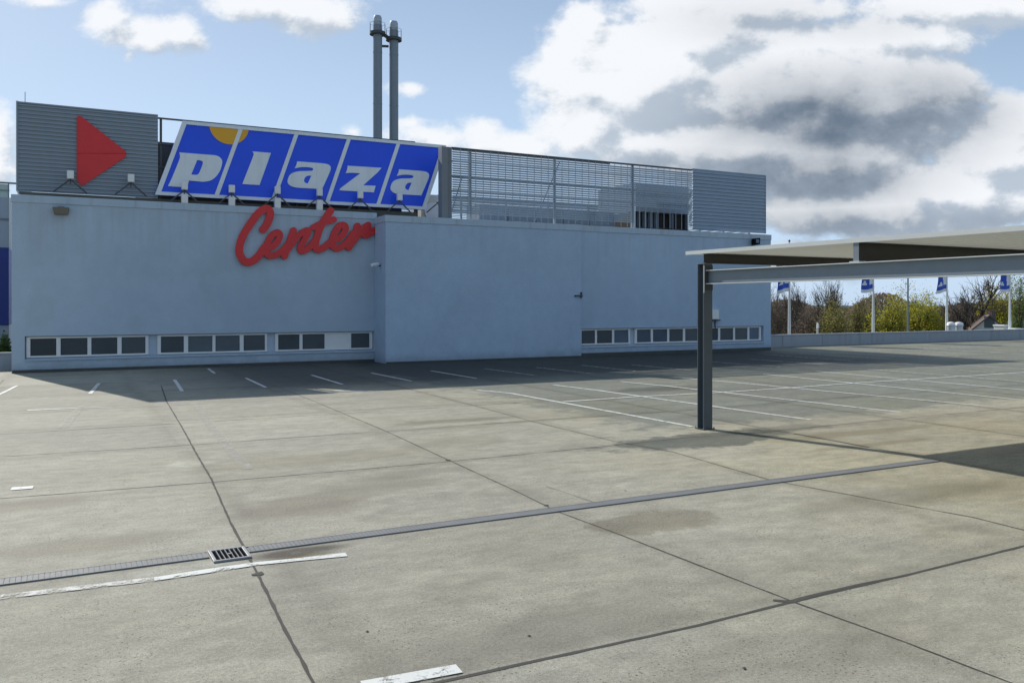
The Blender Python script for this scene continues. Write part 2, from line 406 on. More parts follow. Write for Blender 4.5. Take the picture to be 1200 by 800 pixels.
lay('slab_joint', [(-20, 14.9)] + [G(*p) for p in ((0, 535), (196, 523), (227, 521), (420, 507), (457, 505), (635, 492), (817, 480))] + [(16, 14.8), (60, 14.7)], 0.017, 0.0025, M['seal'], wob=0.6, step=.2)
row(17.5, 0.018); row(20.7, 0.016); row(24.0, 0.016); row(27.2, 0.016)
# hairline crack
lay('hairline_crack', [G(*p) for p in ((640, 570), (665, 578), (700, 590))], 0.008, 0.0055, M['seal'], wob=0.6)
lay('slab_joint', [G(*p) for p in ((906, 703.2), (927, 705), (955, 697), (1010, 684), (1060, 674))], 0.055, 0.0035, M['seal'], wob=.15, step=.1, taper=True)
lay('hairline_crack', [G(*p) for p in ((930, 508), (975, 516), (1018, 524))], 0.03, 0.0055, M['seal'], wob=0.6)
# loose joint filler at two crossings
def blob(px, py, r, name='filler_lump'):
    x, y = G(px, py); mb = MB(); k = 14
    rr = [r * random.uniform(0.5, 1.2) for _ in range(k)]
    vs = [(x + rr[i] * math.cos(6.283 * i / k), y + rr[i] * math.sin(6.283 * i / k), 0.006) for i in range(k)] + [(x, y, 0.009)]
    mb.add(vs, [(i, (i + 1) % k, k) for i in range(k)]); return mb.build(name, M['seal'], deck)
blob(303, 672, 0.055); blob(525, 539, 0.05); blob(640, 592, 0.035)
for q in ((733, 575), (620, 745), (872, 783), (430, 740)): blob(q[0], q[1], 0.014, 'grit_speck')

# painted markings
Z1 = 0.0075
def mark(pts, w, mat='line', name='bay_line', **k): return lay(name, pts, w, Z1 + (.0025 if name == 'bay_row_line' else 0), M[mat], wob=k.pop('wob', 0.10), **k)
mark([G(0, 700), G(180, 679)], 0.11, 'line_worn', 'edge_line'); mark([G(180, 679), G(300, 661), G(406, 650)], 0.10, 'line', 'edge_line', wob=.2)
mark([G(425, 804), G(538, 783.5)], 0.13, 'line', 'edge_line'); 
mark([G(13, 573), G(39, 571)], 0.17, 'line', 'paint_patch')
for a, b_, w, m_ in (((20, 452), (-8, 466), .09, 'line'), ((116, 449), (105.5, 461.5), .10, 'line'), ((204.5, 445), (213.5, 458.5), .10, 'line'),
                 ((244, 432), (251.5, 437.5), .09, 'line'), ((288, 443), (311.5, 454), .09, 'line'), ((365, 439.5), (401.5, 450.5), .09, 'line'),
                 ((435, 437), (482, 446.5), .09, 'line'), ((505, 434.5), (559, 443.5), .09, 'line'), ((568, 432), (628, 440), .08, 'line_worn'),
                 ((628, 430.5), (697, 438), .08, 'line_worn'), ((682, 428), (745, 435), .08, 'line_worn'), ((740, 427.5), (812, 434), .08, 'line_worn'),
                 ((835, 424), (915, 430.5), .08, 'line_worn'), ((880, 421), (965, 427), .08, 'line_worn')):
    mark([G(*a), G(*b_)], w, m_)
mark([G(32, 481), G(62, 479.5), G(125, 477)], 0.15, 'line', 'paint_sun_streak', taper=True)
mark([G(389, 457.3), G(410, 458.2), G(452, 458.8)], 0.22, 'line_worn', 'paint_sun_streak', taper=True)  # patch of sun through the gap beside the sign, laid on as pale strip
mark([G(227, 472), G(247, 500), G(290, 550)], 0.16, 'line_faint', 'faded_line'); mark([G(96, 476), G(74, 501)], 0.16, 'line_faint', 'faded_line')
u_b = [(558, 457, 812, 500), (648, 451, 950, 492), (727, 447, 1055, 483), (800, 443, 1147, 475)]
for i, (a, b1, c, d1) in enumerate(u_b):
    mark([G(a, b1), G(a + .16 * (c - a), b1 + (.09 if i == 0 else .145) * (d1 - b1)), G(c, d1)], 0.10)
for k in range(13):
    u = 20.3 + 2.42 * k
    mark([(u, 20.9), (u, 12.4)], 0.10, 'line' if k < 2 else 'line_worn')
mark([G(660, 471), G(745, 465), G(845, 460), G(940, 453.5), G(1007, 448.5), G(1200, 436.5), (52, 17.9)], 0.10, 'line', 'bay_row_line')
for k in range(14):
    u = 28.2 + 2.2 * k
    mark([(u, 24.0), (u, 29.0)], 0.09, 'line_worn')
mark([(33, 29.05), (62, 29.05)], 0.09, 'line_worn', 'bay_row_line')

# drain channel and grate
ch = thing('drain_channel', 'long narrow grey drainage channel with slotted steel cover crossing the slabs', 'drain', (5.5, 8.2, 0))
def gline(u): return 8.2 + 0.03 * math.sin(u * 0.35)
def chan(u0, u1):
    fr, bars = MB(), MB()
    for o, w in ((-0.088, 0.010), (0.088, 0.010)):
        fr.box(u0, u1, 8.2 + o - w / 2, 8.2 + o + w / 2, 0.001, 0.0125)
    bars.box(u0, u1, 8.119, 8.281, 0.001, 0.0055)
    u = u0 + 0.02
    while u < u1 - .02:
        bars.box(u, u + 0.0385, 8.1195, 8.2805, 0.0056, 0.011); u += 0.042
    return fr, bars
GU0, GU1 = 1.185, 1.515
f1, b1 = chan(-12, GU0 - 0.012); f2, b2 = chan(GU1 + 0.012, 11.35)
for q in (f1, f2): q.build('channel_rim', M['chan'], ch)
for q in (b1, b2): q.build('slotted_cover', M['chan'], ch)
gr = thing('drain_grate', 'square cast iron gully grate set in the concrete at the end of the channel', 'drain grate', ((GU0 + GU1) / 2, 8.12, 0))
fr = MB()
v0, v1 = 7.93, 8.31
for x0, x1, y0, y1 in ((GU0, GU1, v0, v0 + .03), (GU0, GU1, v1 - .03, v1), (GU0, GU0 + .03, v0 + .03, v1 - .03), (GU1 - .03, GU1, v0 + .03, v1 - .03)):
    fr.box(x0, x1, y0, y1, 0.001, 0.02)
fr.build('grate_frame', surf('worn_grate_rim', (0.28, 0.29, 0.30), 0.5, metal=0.4, var=0.2, vscale=15), gr, bevel=0.004)
MB().box(GU0 + .03, GU1 - .03, v0 + .03, v1 - .03, 0.0008, 0.004).build('gully_opening', M['black'], gr)
bs = MB()
for k in range(1, 7):
    x = GU0 + .03 + k * (GU1 - GU0 - .06) / 7; bs.box(x - .004, x + .004, v0 + .03, v1 - .03, 0.0045, 0.018)
bs.box(GU0 + .15, GU0 + .19, 8.1, 8.13, 0.0185, 0.021)
bs.build('grate_bars', surf('worn_grate_bars', (0.20, 0.21, 0.22), 0.5, metal=0.4, var=0.2, vscale=15), gr)

# ------------------------------------------------------------------ shop building
bld = thing('shop_building', 'long pale blue-grey rendered shop block with strip windows near its foot', 'building', ((UL0 + UR1) / 2, 32, 0))
BW = surf
def slot_wall(u0, u1, v, ztop, s0, s1, z0, z1, back):
    w = MB(); b = v + 0.45
    w.box(u0, u1, v, b, 0.0, z0); w.box(u0, u1, v, b, z1, ztop)
    if s0 > u0: w.box(u0, s0, v, b, z0, z1)
    if s1 < u1: w.box(s1, u1, v, b, z0, z1)
    return w
SZ0, SZ1 = 0.44, 1.22
lw = slot_wall(UL0, UB0 - 0.002, VL, ZL - 0.26, U(29, VL), U(438.3, VL), SZ0, SZ1, 0)
lw.box(UL0, UL0 + 0.45, VL + .45, 47.5, 0, ZL - .26)
lw.build('wall', M['plaster_l'], bld)
MB().box(UB0, UB1, VB, VL + 0.6, 0, ZB - 0.26).build('wall', M['plaster'], bld)
rw = slot_wall(UB1 + .002, UR1, VR, ZB - 0.26, UB1 + .002, U(895, VR), SZ0 - .02, SZ1, 0)
rw.box(UR1 - .45, UR1, VR + .45, 47.5, 0, ZB - .26); rw.box(UL0, UR1, 47.5, 47.9, -5, ZB - .26)
rw.build('wall', M['plaster'], bld)
MB().box(UL0 + .45, UR1 - .45, VL + .62, 47.4, 5.2, 5.5).box(UB1, UR1 - .45, VR + .47, VL + .6, 5.2, 5.5).build('roof', M['roof'], bld)
cp = MB().box(UL0 - .02, UB0 + .10, VL - .03, VL + .55, ZL - .26, ZL); cp.box(UL0 - .02, UL0 + .5, VL + .55, 47.5, ZL - .26, ZL); cp.build('coping', M['coping'], bld, bevel=0.012)
cp = MB().box(UB0 - .03, UB1 + .02, VB - .03, VL + .5, ZB - .26, ZB); cp.build('coping', M['coping'], bld, bevel=0.012)
cp = MB().box(UB1 + .02, UR1 + .02, VR - .03, VR + .5, ZB - .26, ZB); cp.box(UR1 - .5, UR1 + .02, VR + .5, 47.9, ZB - .26, ZB); cp.build('coping', M['coping'], bld, bevel=0.012)
MB().box(UL0 + .02, UB0 - .01, VL - .035, VL - .002, -.01, .10).build('plinth', M['plinth'], bld)
MB().box(UB0 + .02, UB1 - .02, VB - .03, VB - .002, -.01, .06).build('plinth', M['plinth'], bld)
MB().box(UB1 + .03, UR1 - .02, VR - .03, VR - .002, -.01, .15).build('plinth', M['plinth'], bld)
# sloping sills and slot backs
def sill(u0, u1, v, z):
    mb = MB(); mb.add([(u0, v - .05, z - .02), (u1, v - .05, z - .02), (u1, v + .16, z + .035), (u0, v + .16, z + .035), (u0, v - .05, z - .05), (u1, v - .05, z - .05), (u1, v + .16, z - .01), (u0, v + .16, z - .01)],
           [(0, 1, 2, 3), (4, 7, 6, 5), (0, 4, 5, 1), (0, 3, 7, 4), (1, 5, 6, 2)])
    return mb.build('window_sill', M['coping'], bld)
sill(U(29, VL) + .01, UB0 - .02, VL, SZ0 + .01); sill(UB1 + .01, U(895, VR) - .01, VR, SZ0 - .01)
WD = 0.10
def band(v, x0, x1, z0, z1):
    MB().box(x0, x1, v + WD + .09, v + WD + .13, z0, z1).build('filler_panel', M['filler'], bld)
band(VL, U(29, VL) + .005, UB0 - .01, SZ0 + .005, SZ1 - .005); band(VR, UB1 + .01, U(895, VR) - .005, SZ0 - .015, SZ1 - .005)
def window(v, panes, z0, z1, x0, x1, mats=None, blank=()):
    """one framed unit; panes are (left,right) in metres along the wall"""
    y0, y1 = v + WD, v + WD + .085
    fm = MB(); fw = 0.055
    fm.box(x0, x1, y0, y1, z0, z0 + fw); fm.box(x0, x1, y0, y1, z1 - fw, z1)
    cur = x0
    for a, b_ in panes:
        fm.box(cur, a, y0, y1, z0 + fw, z1 - fw); cur = b_
    fm.box(cur, x1, y0, y1, z0 + fw, z1 - fw)
    for a, b_ in blank: fm.box(a, b_, y0 + .02, y0 + .05, z0 + fw, z1 - fw)
    w = fm.build('window', M['white'], bld)
    for i, (a, b_) in enumerate(panes):
        if (a, b_) in blank: continue
        mt = (mats or {}).get(i, 'glass')
        pn = MB()
        if mt == 'ajar':
            za, zb = z0 + fw + .01, z1 - fw - .01; t_ = .10
            pn.add([(a + .02, y0 - .005, za), (b_ - .02, y0 - .005, za), (b_ - .02, y0 + .06, zb), (a + .02, y0 + .06, zb), (a + .02, y0 + .02, za), (b_ - .02, y0 + .02, za), (b_ - .02, y0 + .08, zb), (a + .02, y0 + .08, zb)],
                   [(0, 1, 2, 3), (7, 6, 5, 4), (0, 4, 5, 1), (1, 5, 6, 2), (2, 6, 7, 3), (3, 7, 4, 0)])
            pn.build('pane', M['glass_b'], w)['label'] = 'tilted pane standing ajar'
        else:
            pn.box(a, b_, y0 + .03, y0 + .05, z0 + fw, z1 - fw); pn.build('pane', M[mt], w)
    return w
vl, vr = VL + WD, VR + WD
def pp(lst, v): return [(U(a, v), U(b_, v)) for a, b_ in lst]
WZ0, WZ1 = SZ0 + .06, SZ1 - .03
window(VL, pp([(35.5, 66), (71, 102.5), (107, 137.5), (142.5, 170.5)], vl), WZ0, WZ1, U(31, vl), U(174, vl))
window(VL, pp([(188.5, 215.5), (220.5, 249), (252.5, 281), (285.5, 310.5)], vl), WZ0, WZ1, U(184.5, vl), U(313, vl))
p3 = pp([(326, 351), (354.5, 380.5), (383, 409), (411.5, 433)], vl)
window(VL, p3, WZ0, WZ1, U(322.5, vl), U(436.5, vl), blank=(p3[2],))
window(VR, pp([(681.5, 697.3), (699.6, 717.4), (719.8, 736.5)], vr), WZ0, WZ1, UB1 + .03, U(738.5, vr), {0: 'glass', 2: 'ajar'})
window(VR, pp([(746.5, 762.7), (765.2, 782), (784.3, 800.4), (803, 819), (822, 841.6), (844, 859.3), (861.4, 876), (878.2, 889.5)], vr), WZ0, WZ1, U(744, vr), U(892, vr), {0: 'ajar', 1: 'glass_b', 7: 'glass_b'})

# things fixed to the walls
x, y, z = P(71.5, 247, VL - .1)
lamp = thing('wall_lamp', 'weathered brown bulkhead lamp near the upper left end of the wall', 'wall lamp', (x, VL, z))
MB().box(x - .10, x + .10, VL - .05, VL + .02, z - .05, z + .16).build('bracket', M['steel'], lamp)
hood = MB().prism([[(x - .26, z + .10), (x + .26, z + .10), (x + .22, z - .13), (x - .2, z - .14)]], VL - .30, VL - .052); hood.build('lamp_body', M['tan_lamp'], lamp, bevel=.02)
x, y, z = P(884, 283.5, VR - .15)
fl = thing('floodlight', 'small black floodlight bracketed under the coping at the right end of the wall', 'floodlight', (x, VR, z))
MB().prism([[(x - .2, z - .18), (x + .22, z - .12), (x + .24, z + .20), (x - .18, z + .15)]], VR - .32, VR - .14).build('lamp_body', M['black'], fl, bevel=.02)
MB().box(x - .06, x + .14, VR - .335, VR - .325, z - .06, z + .12).build('lens', M['glass_b'], fl)
MB().bar((x, VR - .14, z), (x, VR, z + .02), .06).build('bracket', M['steel_dk'], fl)
x, y, z = P(838, 370, VR - .1)
jb = thing('junction_box', 'small grey box with a lead on the wall above the strip windows', 'junction box', (x, VR, z))
MB().box(x - .2, x + .2, VR - .16, VR, z - .16, z + .28).build('case', M['white'], jb, bevel=.015)
MB().box(x - .22, x + .25, VR - .2, VR, z - .24, z - .18).bar((x + .05, VR - .05, z - .24), (x + .05, VR - .05, z - .62), .04).build('cable', M['steel_dk'], jb)
zc = P(449, 309, VB)[2]
cam_ = thing('security_camera', 'small white security camera on the side of the projecting wall bay', 'security camera', (UB0, 31.9, zc))
MB().tube([(UB0 - .42, 31.75, zc - .04), (UB0 - .12, 31.9, zc)], [.07, .075], 10).build('camera_body', M['white'], cam_)
MB().tube([(UB0, 31.95, zc - .05), (UB0 - .1, 31.93, zc - .05), (UB0 - .16, 31.9, zc)], [.03, .03, .03], 8).build('bracket', M['steel_dk'], cam_)
x, y, z = P(680, 346.5, VB)
hk = thing('wall_bracket', 'small dark bracket at the seam between bay and right wall', 'bracket', (UB1, VB, z))
MB().bar((UB1 - .35, VB - .1, z), (UB1 + .02, VB - .05, z), .06).bar((UB1 - .02, VB - .04, z - .1), (UB1 - .02, VB - .04, z + .16), .06).build('arm', M['steel_dk'], hk)
MB().bar((UB1 - .32, VB, z), (UB1 - .32, VB - .12, z), .05).build('plug', M['steel_dk'], hk)

# ------------------------------------------------------------------ roof screens
def corr(v, z0, z1, pitch, depth):
    pr = []; z = z0
    while z < z1 - 1e-6:
        for f, o in ((0, 0), (.32, 0), (.5, -depth), (.82, -depth)):
            zz = z + f * pitch
            if zz < z1: pr.append((v + o, zz))
        z += pitch
    pr.append((v, z1)); return pr
VS = 33.3
lx0, lx1 = U(20.5, VS), U(185, VS)
lz0, lz1 = P(22, 224, VS)[2], P(100, 128.3, VS)[2]
scr = thing('corrugated_roof_screen', 'grey corrugated metal screen wall above the left end of the roof', 'roof screen', (lx0, VS, 5.5))
s_ = MB().sheet(corr(VS, lz0, lz1, .135, .05), lx0, lx1); s_.build('cladding_panel', M['clad'], scr, fixn=False)
sd = MB(); 
for yy in (lx0 - .02,):
    vs = []
sd.box(lx0 - .03, lx0 + .06, VS + .02, 46, lz0, lz1); sd.build('side_panel', M['clad'], scr)
MB().box(lx0 - .04, lx0 + .02, VS - .05, VS + .018, lz0, lz1 + .06).box(lx0 - .04, lx1, VS - .045, VS + .06, lz1 + .003, lz1 + .05).build('edge_trim', M['clad'], scr)
MB().box(lx0 + .05, lx1 + 10, VS - .01, VS + .12, 5.55, lz0 - .01).build('upstand', M['moss'], scr)
ar = MB().tube([(lx0 + .22, VS + .1, lz1), (lx0 + .22, VS + .1, lz1 + .42)], .012, 6); ar.build('lightning_rod', M['steel'], scr)

# open frame behind the sign
VF = 32.6
of = MB
fr_t = thing('sign_support_frame', 'open steel frame of posts and rails carrying the slanted sign', 'steel frame', (5, 33.45, 5.5))
ff = MB()
z_t = lz1 - .02
for px in (188.5,):
    ff.box(U(px, 33.45) - .04, U(px, 33.45) + .04, 33.42, 33.5, 5.5, z_t)
ff.build('post', M['steel_dk'], fr_t)
for k in range(1, 5):
    u = 3.1 + k * 2.5; MB().box(u - .04, u + .04, 33.42, 33.5, 5.5, z_t - .35).build('post', M['steel_dk'], fr_t)
for z0 in (z_t, 8.15, 7.3, 6.5):
    MB().box(lx1 + .01, 13.0, 33.36, 33.41, z0 - .06, z0).build('rail', M['steel_dk'], fr_t)
for k in range(6):
    u = 4.0 + 1.8 * k; MB().bar((u, 33.34, 6.6), (u, 33.58, 5.55), .05).build('brace', M['steel_dk'], fr_t)

# slatted screen on the right
VT = 31.78
rx0, rx1, rxe = U(530, VT), U(811, VT), 30.98
rz0, rz1 = 5.80, 8.66
ls = thing('louvred_roof_screen', 'see-through grey slatted screen with corrugated end panel on the right roof edge', 'roof screen', (rx0, VT, ZB))
sl = MB(); z = rz1 - .14; i = 0
u_open0, u_open1 = U(744, VT), U(807, VT)
while z > rz0 + .1:
    top_gap = i < 1
    x0 = rx0
    x1 = rx1 if not top_gap else U(715, VT)
    segs = [(x0, x1)] if z > 6.72 else [(x0, u_open0 - .02), (u_open1 + .02, rx1)]
    for a, b_ in segs:
        if b_ > a: sl.add([(a, VT - .02, z), (b_, VT - .02, z), (b_, VT + .03, z + .074), (a, VT + .03, z + .074), (a, VT - .02, z - .004), (b_, VT - .02, z - .004), (b_, VT + .03, z + .070), (a, VT + .03, z + .070)],
                    [(0, 1, 2, 3), (7, 6, 5, 4), (0, 4, 5, 1), (1, 5, 6, 2), (2, 6, 7, 3), (3, 7, 4, 0)])
    z -= .094; i += 1
sl.build('slat_panel', M['slat'], ls)
MB().box(rx0 - .03, rx1, VT - .03, VT + .09, rz1 - .06, rz1).build('top_rail', M['steel_dk'], ls)
for px in (552, 651, 742):
    u = U(px, VT); MB().box(u - .045, u + .045, VT + .05, VT + .14, 5.5, rz1 - .062).build('post', M['slat'], ls)
vx = rx0 + .35
while vx < rx1 - .1:
    MB().box(vx - .013, vx + .013, VT - .026, VT - .021, rz0, rz1 - .062).build('slat_clip', M['slat'], ls); vx += .345
for z0 in (8.12, 7.5, 6.9):
    MB().box(rx0, rx1 - .01, VT + .145, VT + .2, z0 - .035, z0 + .035).build('rail', M['slat'], ls)
MB().sheet(corr(VT - .02, rz0, rz1, .165, .05), rx1, rxe).build('cladding_panel', M['clad_r'], ls, fixn=False)
MB().box(rx1, rxe + .02, VT - .05, VT + .06, rz1 + .002, rz1 + .04).box(rxe, rxe + .03, VT - .05, VT + .06, rz0, rz1).build('edge_trim', M['clad_r'], ls)
u515 = U(515, VT)
MB().box(U(517, VT), U(524, VT), VT - .06, VT + .3, 5.5, rz1 - .02).build('corner_panel', surf('grey_panel_a', (0.20, 0.22, 0.24), 0.55, var=.06), ls)
MB().box(U(524.2, VT), rx0 - .035, VT - .04, VT + .3, 5.5, rz1 - .02).build('corner_panel', surf('grey_panel_b', (0.16, 0.18, 0.20), 0.55, var=.06), ls)
# side and rear slatted faces of the same screen
VRR = 46.5
s2 = MB(); z = rz1 - .2
while z > rz0:
    s2.box(rxe - .04, rxe, VT + 1.0, VRR, z, z + .055); s2.box(rx0, rxe - .05, VRR, VRR + .04, z, z + .045); z -= .094
s2.build('slat_panel', M['slat'], ls)
for k in range(8):
    v = VT + 1 + k * 1.9; MB().box(rxe - .13, rxe - .045, v, v + .08, 5.5, rz1 - .1).build('post', M['slat'], ls)
for k in range(6):
    u = rx0 + 1 + k * 3.0; MB().box(u, u + .08, VRR - .1, VRR - .01, 5.5, rz1 - .1).build('post', M['slat'], ls)
MB().box(rxe - .14, rxe, VT + .1, VRR, rz1 - .1, rz1 - .02).box(rx0, rxe - .15, VRR - .06, VRR + .04, rz1 - .1, rz1 - .02).build('top_rail', M['slat'], ls)
for a, b_ in (((rx0 + .6, 7.6), (rx0 + .35, 5.6)), ((U(660, VT), 8.5), (U(640, VT), 5.6))):
    MB().bar((a[0], VT + .3, a[1]), (b_[0], VT + 1.3, b_[1]), .035).build('brace', M['slat'], ls)

# rooftop plant behind the screens
pr = thing('rooftop_plant_room', 'dark plant room on the roof glimpsed between left screen and blue sign', 'plant room', (6, 38, 5.5))
MB().box(2.9, 12.5, 33.62, 42, 5.5, 8.1).build('wall', M['steel_dk'], pr); MB().box(2.85, 12.6, 33.60, 42.1, 8.102, 8.22).build('roof', M['steel_dk'], pr)
vu = thing('ventilation_unit', 'grey boxy ventilation unit with a dark louvred opening behind the slatted screen', 'ventilation unit', (U(775, 33), 33, 5.5))
ux0, ux1 = U(745, 33), U(807, 33)
MB().box(ux0, ux1, 33, 36.2, 6.68, 8.05).build('housing', M['clad_r'], vu); MB().box(ux0, ux1, 33.25, 36.2, 5.5, 6.678).build('intake', M['brown_louvre'], vu)
for px in (745, 750, 756.5, 763, 770, 789, 806.5):
    u = U(px, 33); MB().box(u - .02, u + .02, 33.02, 33.24, 5.5, 6.678).build('mullion', M['clad_r'], vu)
MB().box(ux0 + .02, ux1 - .02, 33.05, 33.2, 5.92, 5.96).build('crossbar', M['steel_dk'], vu)
dt = thing('roof_duct', 'low grey ventilation duct lying behind the slatted screen', 'duct', (20, 34.8, 5.5))
db = MB()
for k in range(5):
    x0 = U(562, 34.2) + k * 1.45; MB().box(x0, x0 + 1.41, 34.2, 35.6, 5.75, 6.75).build('duct_section', M['clad_r'], dt, bevel=.02)
    MB().box(x0 + .1, x0 + .2, 34.4, 35.4, 5.5, 5.749).build('foot', M['steel_dk'], dt)
ac = thing('condenser_unit', 'cream condenser unit standing on the roof beside the end of the sign', 'condenser', (14, 37, 5.5))
ax0, ax1 = U(494, 37), U(515, 37)
MB().box(ax0, ax1, 37, 38.4, 5.5, 7.4).build('case', surf('cream_case', (.62, .6, .5), .6), ac, bevel=.03)
MB().tube([((ax0 + ax1) / 2 + .1, 36.985, 6.6), ((ax0 + ax1) / 2 + .1, 36.93, 6.6)], .42, 20).build('fan_guard', M['white'], ac)

# ------------------------------------------------------------------ chimneys
def chimney(px, w, ytop, ring, label):
    V = 48.0; x, _, zt = P(px, ytop, V); r = w / 2 / FOC * (V / ray(px)[1])
    t = thing('chimney', label, 'chimney', (x, V, 5.5), 'twin steel chimneys')
    mb = MB().tube([(x, V, 5.5), (x, V, zt - .55)], r, 20)
    for z in np.arange(8, zt - 1, 3.0): mb.tube([(x, V, z), (x, V, z + .06)], r * 1.035, 20)
    mb.build('flue', M['chim'], t)
    MB().tube([(x, V, zt - .549), (x, V, zt - .5), (x, V, zt - .12), (x, V, zt)], [r * .9, r * .96, r * .93, r * .75], 20).build('cap', M['vent'], t)
    zr = P(px, ring, V)[2]; rr = r * 1.75
    rg = MB()
    for k in range(24):
        a0, a1 = 6.2832 * k / 24, 6.2832 * (k + 1) / 24
        q = [(x + q_ * math.cos(a), V + q_ * math.sin(a)) for a in (a0, a1) for q_ in (r * 1.05, rr)]
        rg.add([(c[0], c[1], zr) for c in q] + [(c[0], c[1], zr - .16) for c in q], [(0, 1, 3, 2), (4, 6, 7, 5), (1, 5, 7, 3), (0, 2, 6, 4)])
    pl = rg.build('platform', M['steel_dk'], t)
    rl = MB()
    for k in range(8):
        a0 = 6.2832 * k / 8; a1 = 6.2832 * (k + 1) / 8
        p0 = (x + rr * math.cos(a0), V + rr * math.sin(a0)); p1 = (x + rr * math.cos(a1), V + rr * math.sin(a1))
        rl.bar((p0[0], p0[1], zr), (p0[0], p0[1], zr + .5), .016)
        rl.bar((p0[0], p0[1], zr + .5), (p1[0], p1[1], zr + .5), .012)
    rl.build('railing', M['steel_dk'], pl)
    return t, x, zr
t1, x1_, zr1 = chimney(442.5, 10.6, 19, 38, 'left and slightly taller of the twin grey steel chimneys with ring platforms')
t2, x2_, zr2 = chimney(461.5, 10.6, 25.5, 45, 'right and slightly shorter of the twin grey steel chimneys with ring platforms')
MB().bar((x1_ + .3, 48.0, zr1 - .05), (x2_ - .3, 48.0, zr2 - .05), .3, .1).bar((x1_ + .3, 48.1, zr1 - .75), (x2_ - .3, 48.1, zr2 - .5), .12).build('catwalk', M['steel_dk'], t1)

# ------------------------------------------------------------------ red arrow sign on the left screen
VA = VS - .10
def pl(px, py, v): q = P(px, py, v); return (q[0], q[2])
arw = thing('arrow_sign', 'large red triangle sign pointing right on the corrugated screen', 'sign', (P(110, 180, VA)[0], VA, 7.7))
up = [pl(*q, VA) for q in ((90, 137.5), (91.5, 136), (95, 136.3), (147, 177), (148, 179.7), (90, 179.7))]
lo = [pl(*q, VA) for q in ((90, 180.1), (148, 180.1), (147.4, 184), (98, 217), (95, 217.2), (90, 211))]
MB().prism([up], VA, VS - .037).build('sign_face', M['red'], arw); MB().prism([lo], VA, VS - .037).build('sign_face', M['red'], arw)

# ------------------------------------------------------------------ slanted blue sign
VG = 33.12
BL, TL, TR, BR = (P(*q, VG) for q in ((181.5, 229), (214, 141.3), (522.5, 171), (498, 245.3)))
sg = thing('billboard_sign', 'wide slanted blue sign board with white letters and orange sun along roof edge', 'sign', (BL[0], VG, BL[2]))
zb, zt = (BL[2] + BR[2]) / 2, (TL[2] + TR[2]) / 2
W = ((TR[0] - TL[0]) + (BR[0] - BL[0])) / 2; sh = ((TL[0] - BL[0]) + (TR[0] - BR[0])) / 2; ub = (BL[0] + BR[0] - W) / 2
def sp(s, h): return (ub + s * W + h * sh, zb + h * (zt - zb))
F = VG
fw = .012; fh = .045
for k in range(5):
    MB().prism([[sp(k / 5, 0), sp((k + 1) / 5, 0), sp((k + 1) / 5, 1), sp(k / 5, 1)]], F, F + .16).build('sign_panel', M['sign_blue'], sg)
fm = MB(); 
outer = [sp(0, 0), sp(1, 0), sp(1, 1), sp(0, 1)]
inner = [sp(fw * 1.35, fh), sp(1 - fw * 1.35, fh), sp(1 - fw * 1.35, 1 - fh), sp(fw * 1.35, 1 - fh)]
fm.prism([outer, inner], F - .05, F - .003); fm.build('sign_frame', M['sign_white'], sg)
for k in range(1, 5):
    e = .0075; MB().prism([[sp(k / 5 - e, fh + .001), sp(k / 5 + e, fh + .001), sp(k / 5 + e, 1 - fh - .001), sp(k / 5 - e, 1 - fh - .001)]], F - .045, F - .003).build('divider', M['sign_white'], sg)
# orange sun cut off by the top of the frame
oc = pl(268.5, 147, VG); zc_ = zt - fh * (zt - zb) - .002
e_ = pl(244.5, 147, VG); rad = oc[0] - e_[0]; 
circ = [(oc[0] + rad * .98 * math.cos(a), oc[1] + rad * .98 * math.sin(a)) for a in np.linspace(0, 2 * math.pi, 72, endpoint=False)]
circ = [(a, b_) for a, b_ in circ if b_ < zc_]
srt = sorted(circ, key=lambda q: (math.atan2(q[1] - oc[1], q[0] - oc[0]) - math.pi / 2) % (2 * math.pi))
lft, rgt = srt[0], srt[-1]
def onc(z): return math.sqrt(max(0, (rad * .98) ** 2 - (z - oc[1]) ** 2))
srt = [(oc[0] - onc(zc_), zc_)] + srt + [(oc[0] + onc(zc_), zc_)]
MB().prism([srt], F - .018, F - .003).build('sun_emblem', M['sign_orange'], sg)

def smooth(pts, it=2):                           # corner cutting of a closed outline; a trailing 1 keeps a corner sharp
    for _ in range(it):
        out = []
        k = len(pts)
        for i, p in enumerate(pts):
            if len(p) == 3: out.append(p); continue
            a, b_ = pts[i - 1], pts[(i + 1) % k]
            out.append((p[0] * .75 + a[0] * .25, p[1] * .75 + a[1] * .25)); out.append((p[0] * .75 + b_[0] * .25, p[1] * .75 + b_[1] * .25))
        pts = out
    return [(p[0], p[1]) for p in pts]
def letter(outline, hole, ox, oy, sc, du=0.0, nm='letter'):
    lo_ = [[(px, py) for px, py in smooth(outline)]]
    if hole: lo_.append(smooth(hole))
    loops = []
    for lp in lo_:
        q = [pl(ox + a / sc, oy + b_ / sc, F) for a, b_ in lp]; loops.append([(a + du, b_) for a, b_ in q])
    return MB().prism(loops, F - .035, F - .003).build(nm, M['sign_white'], sg)
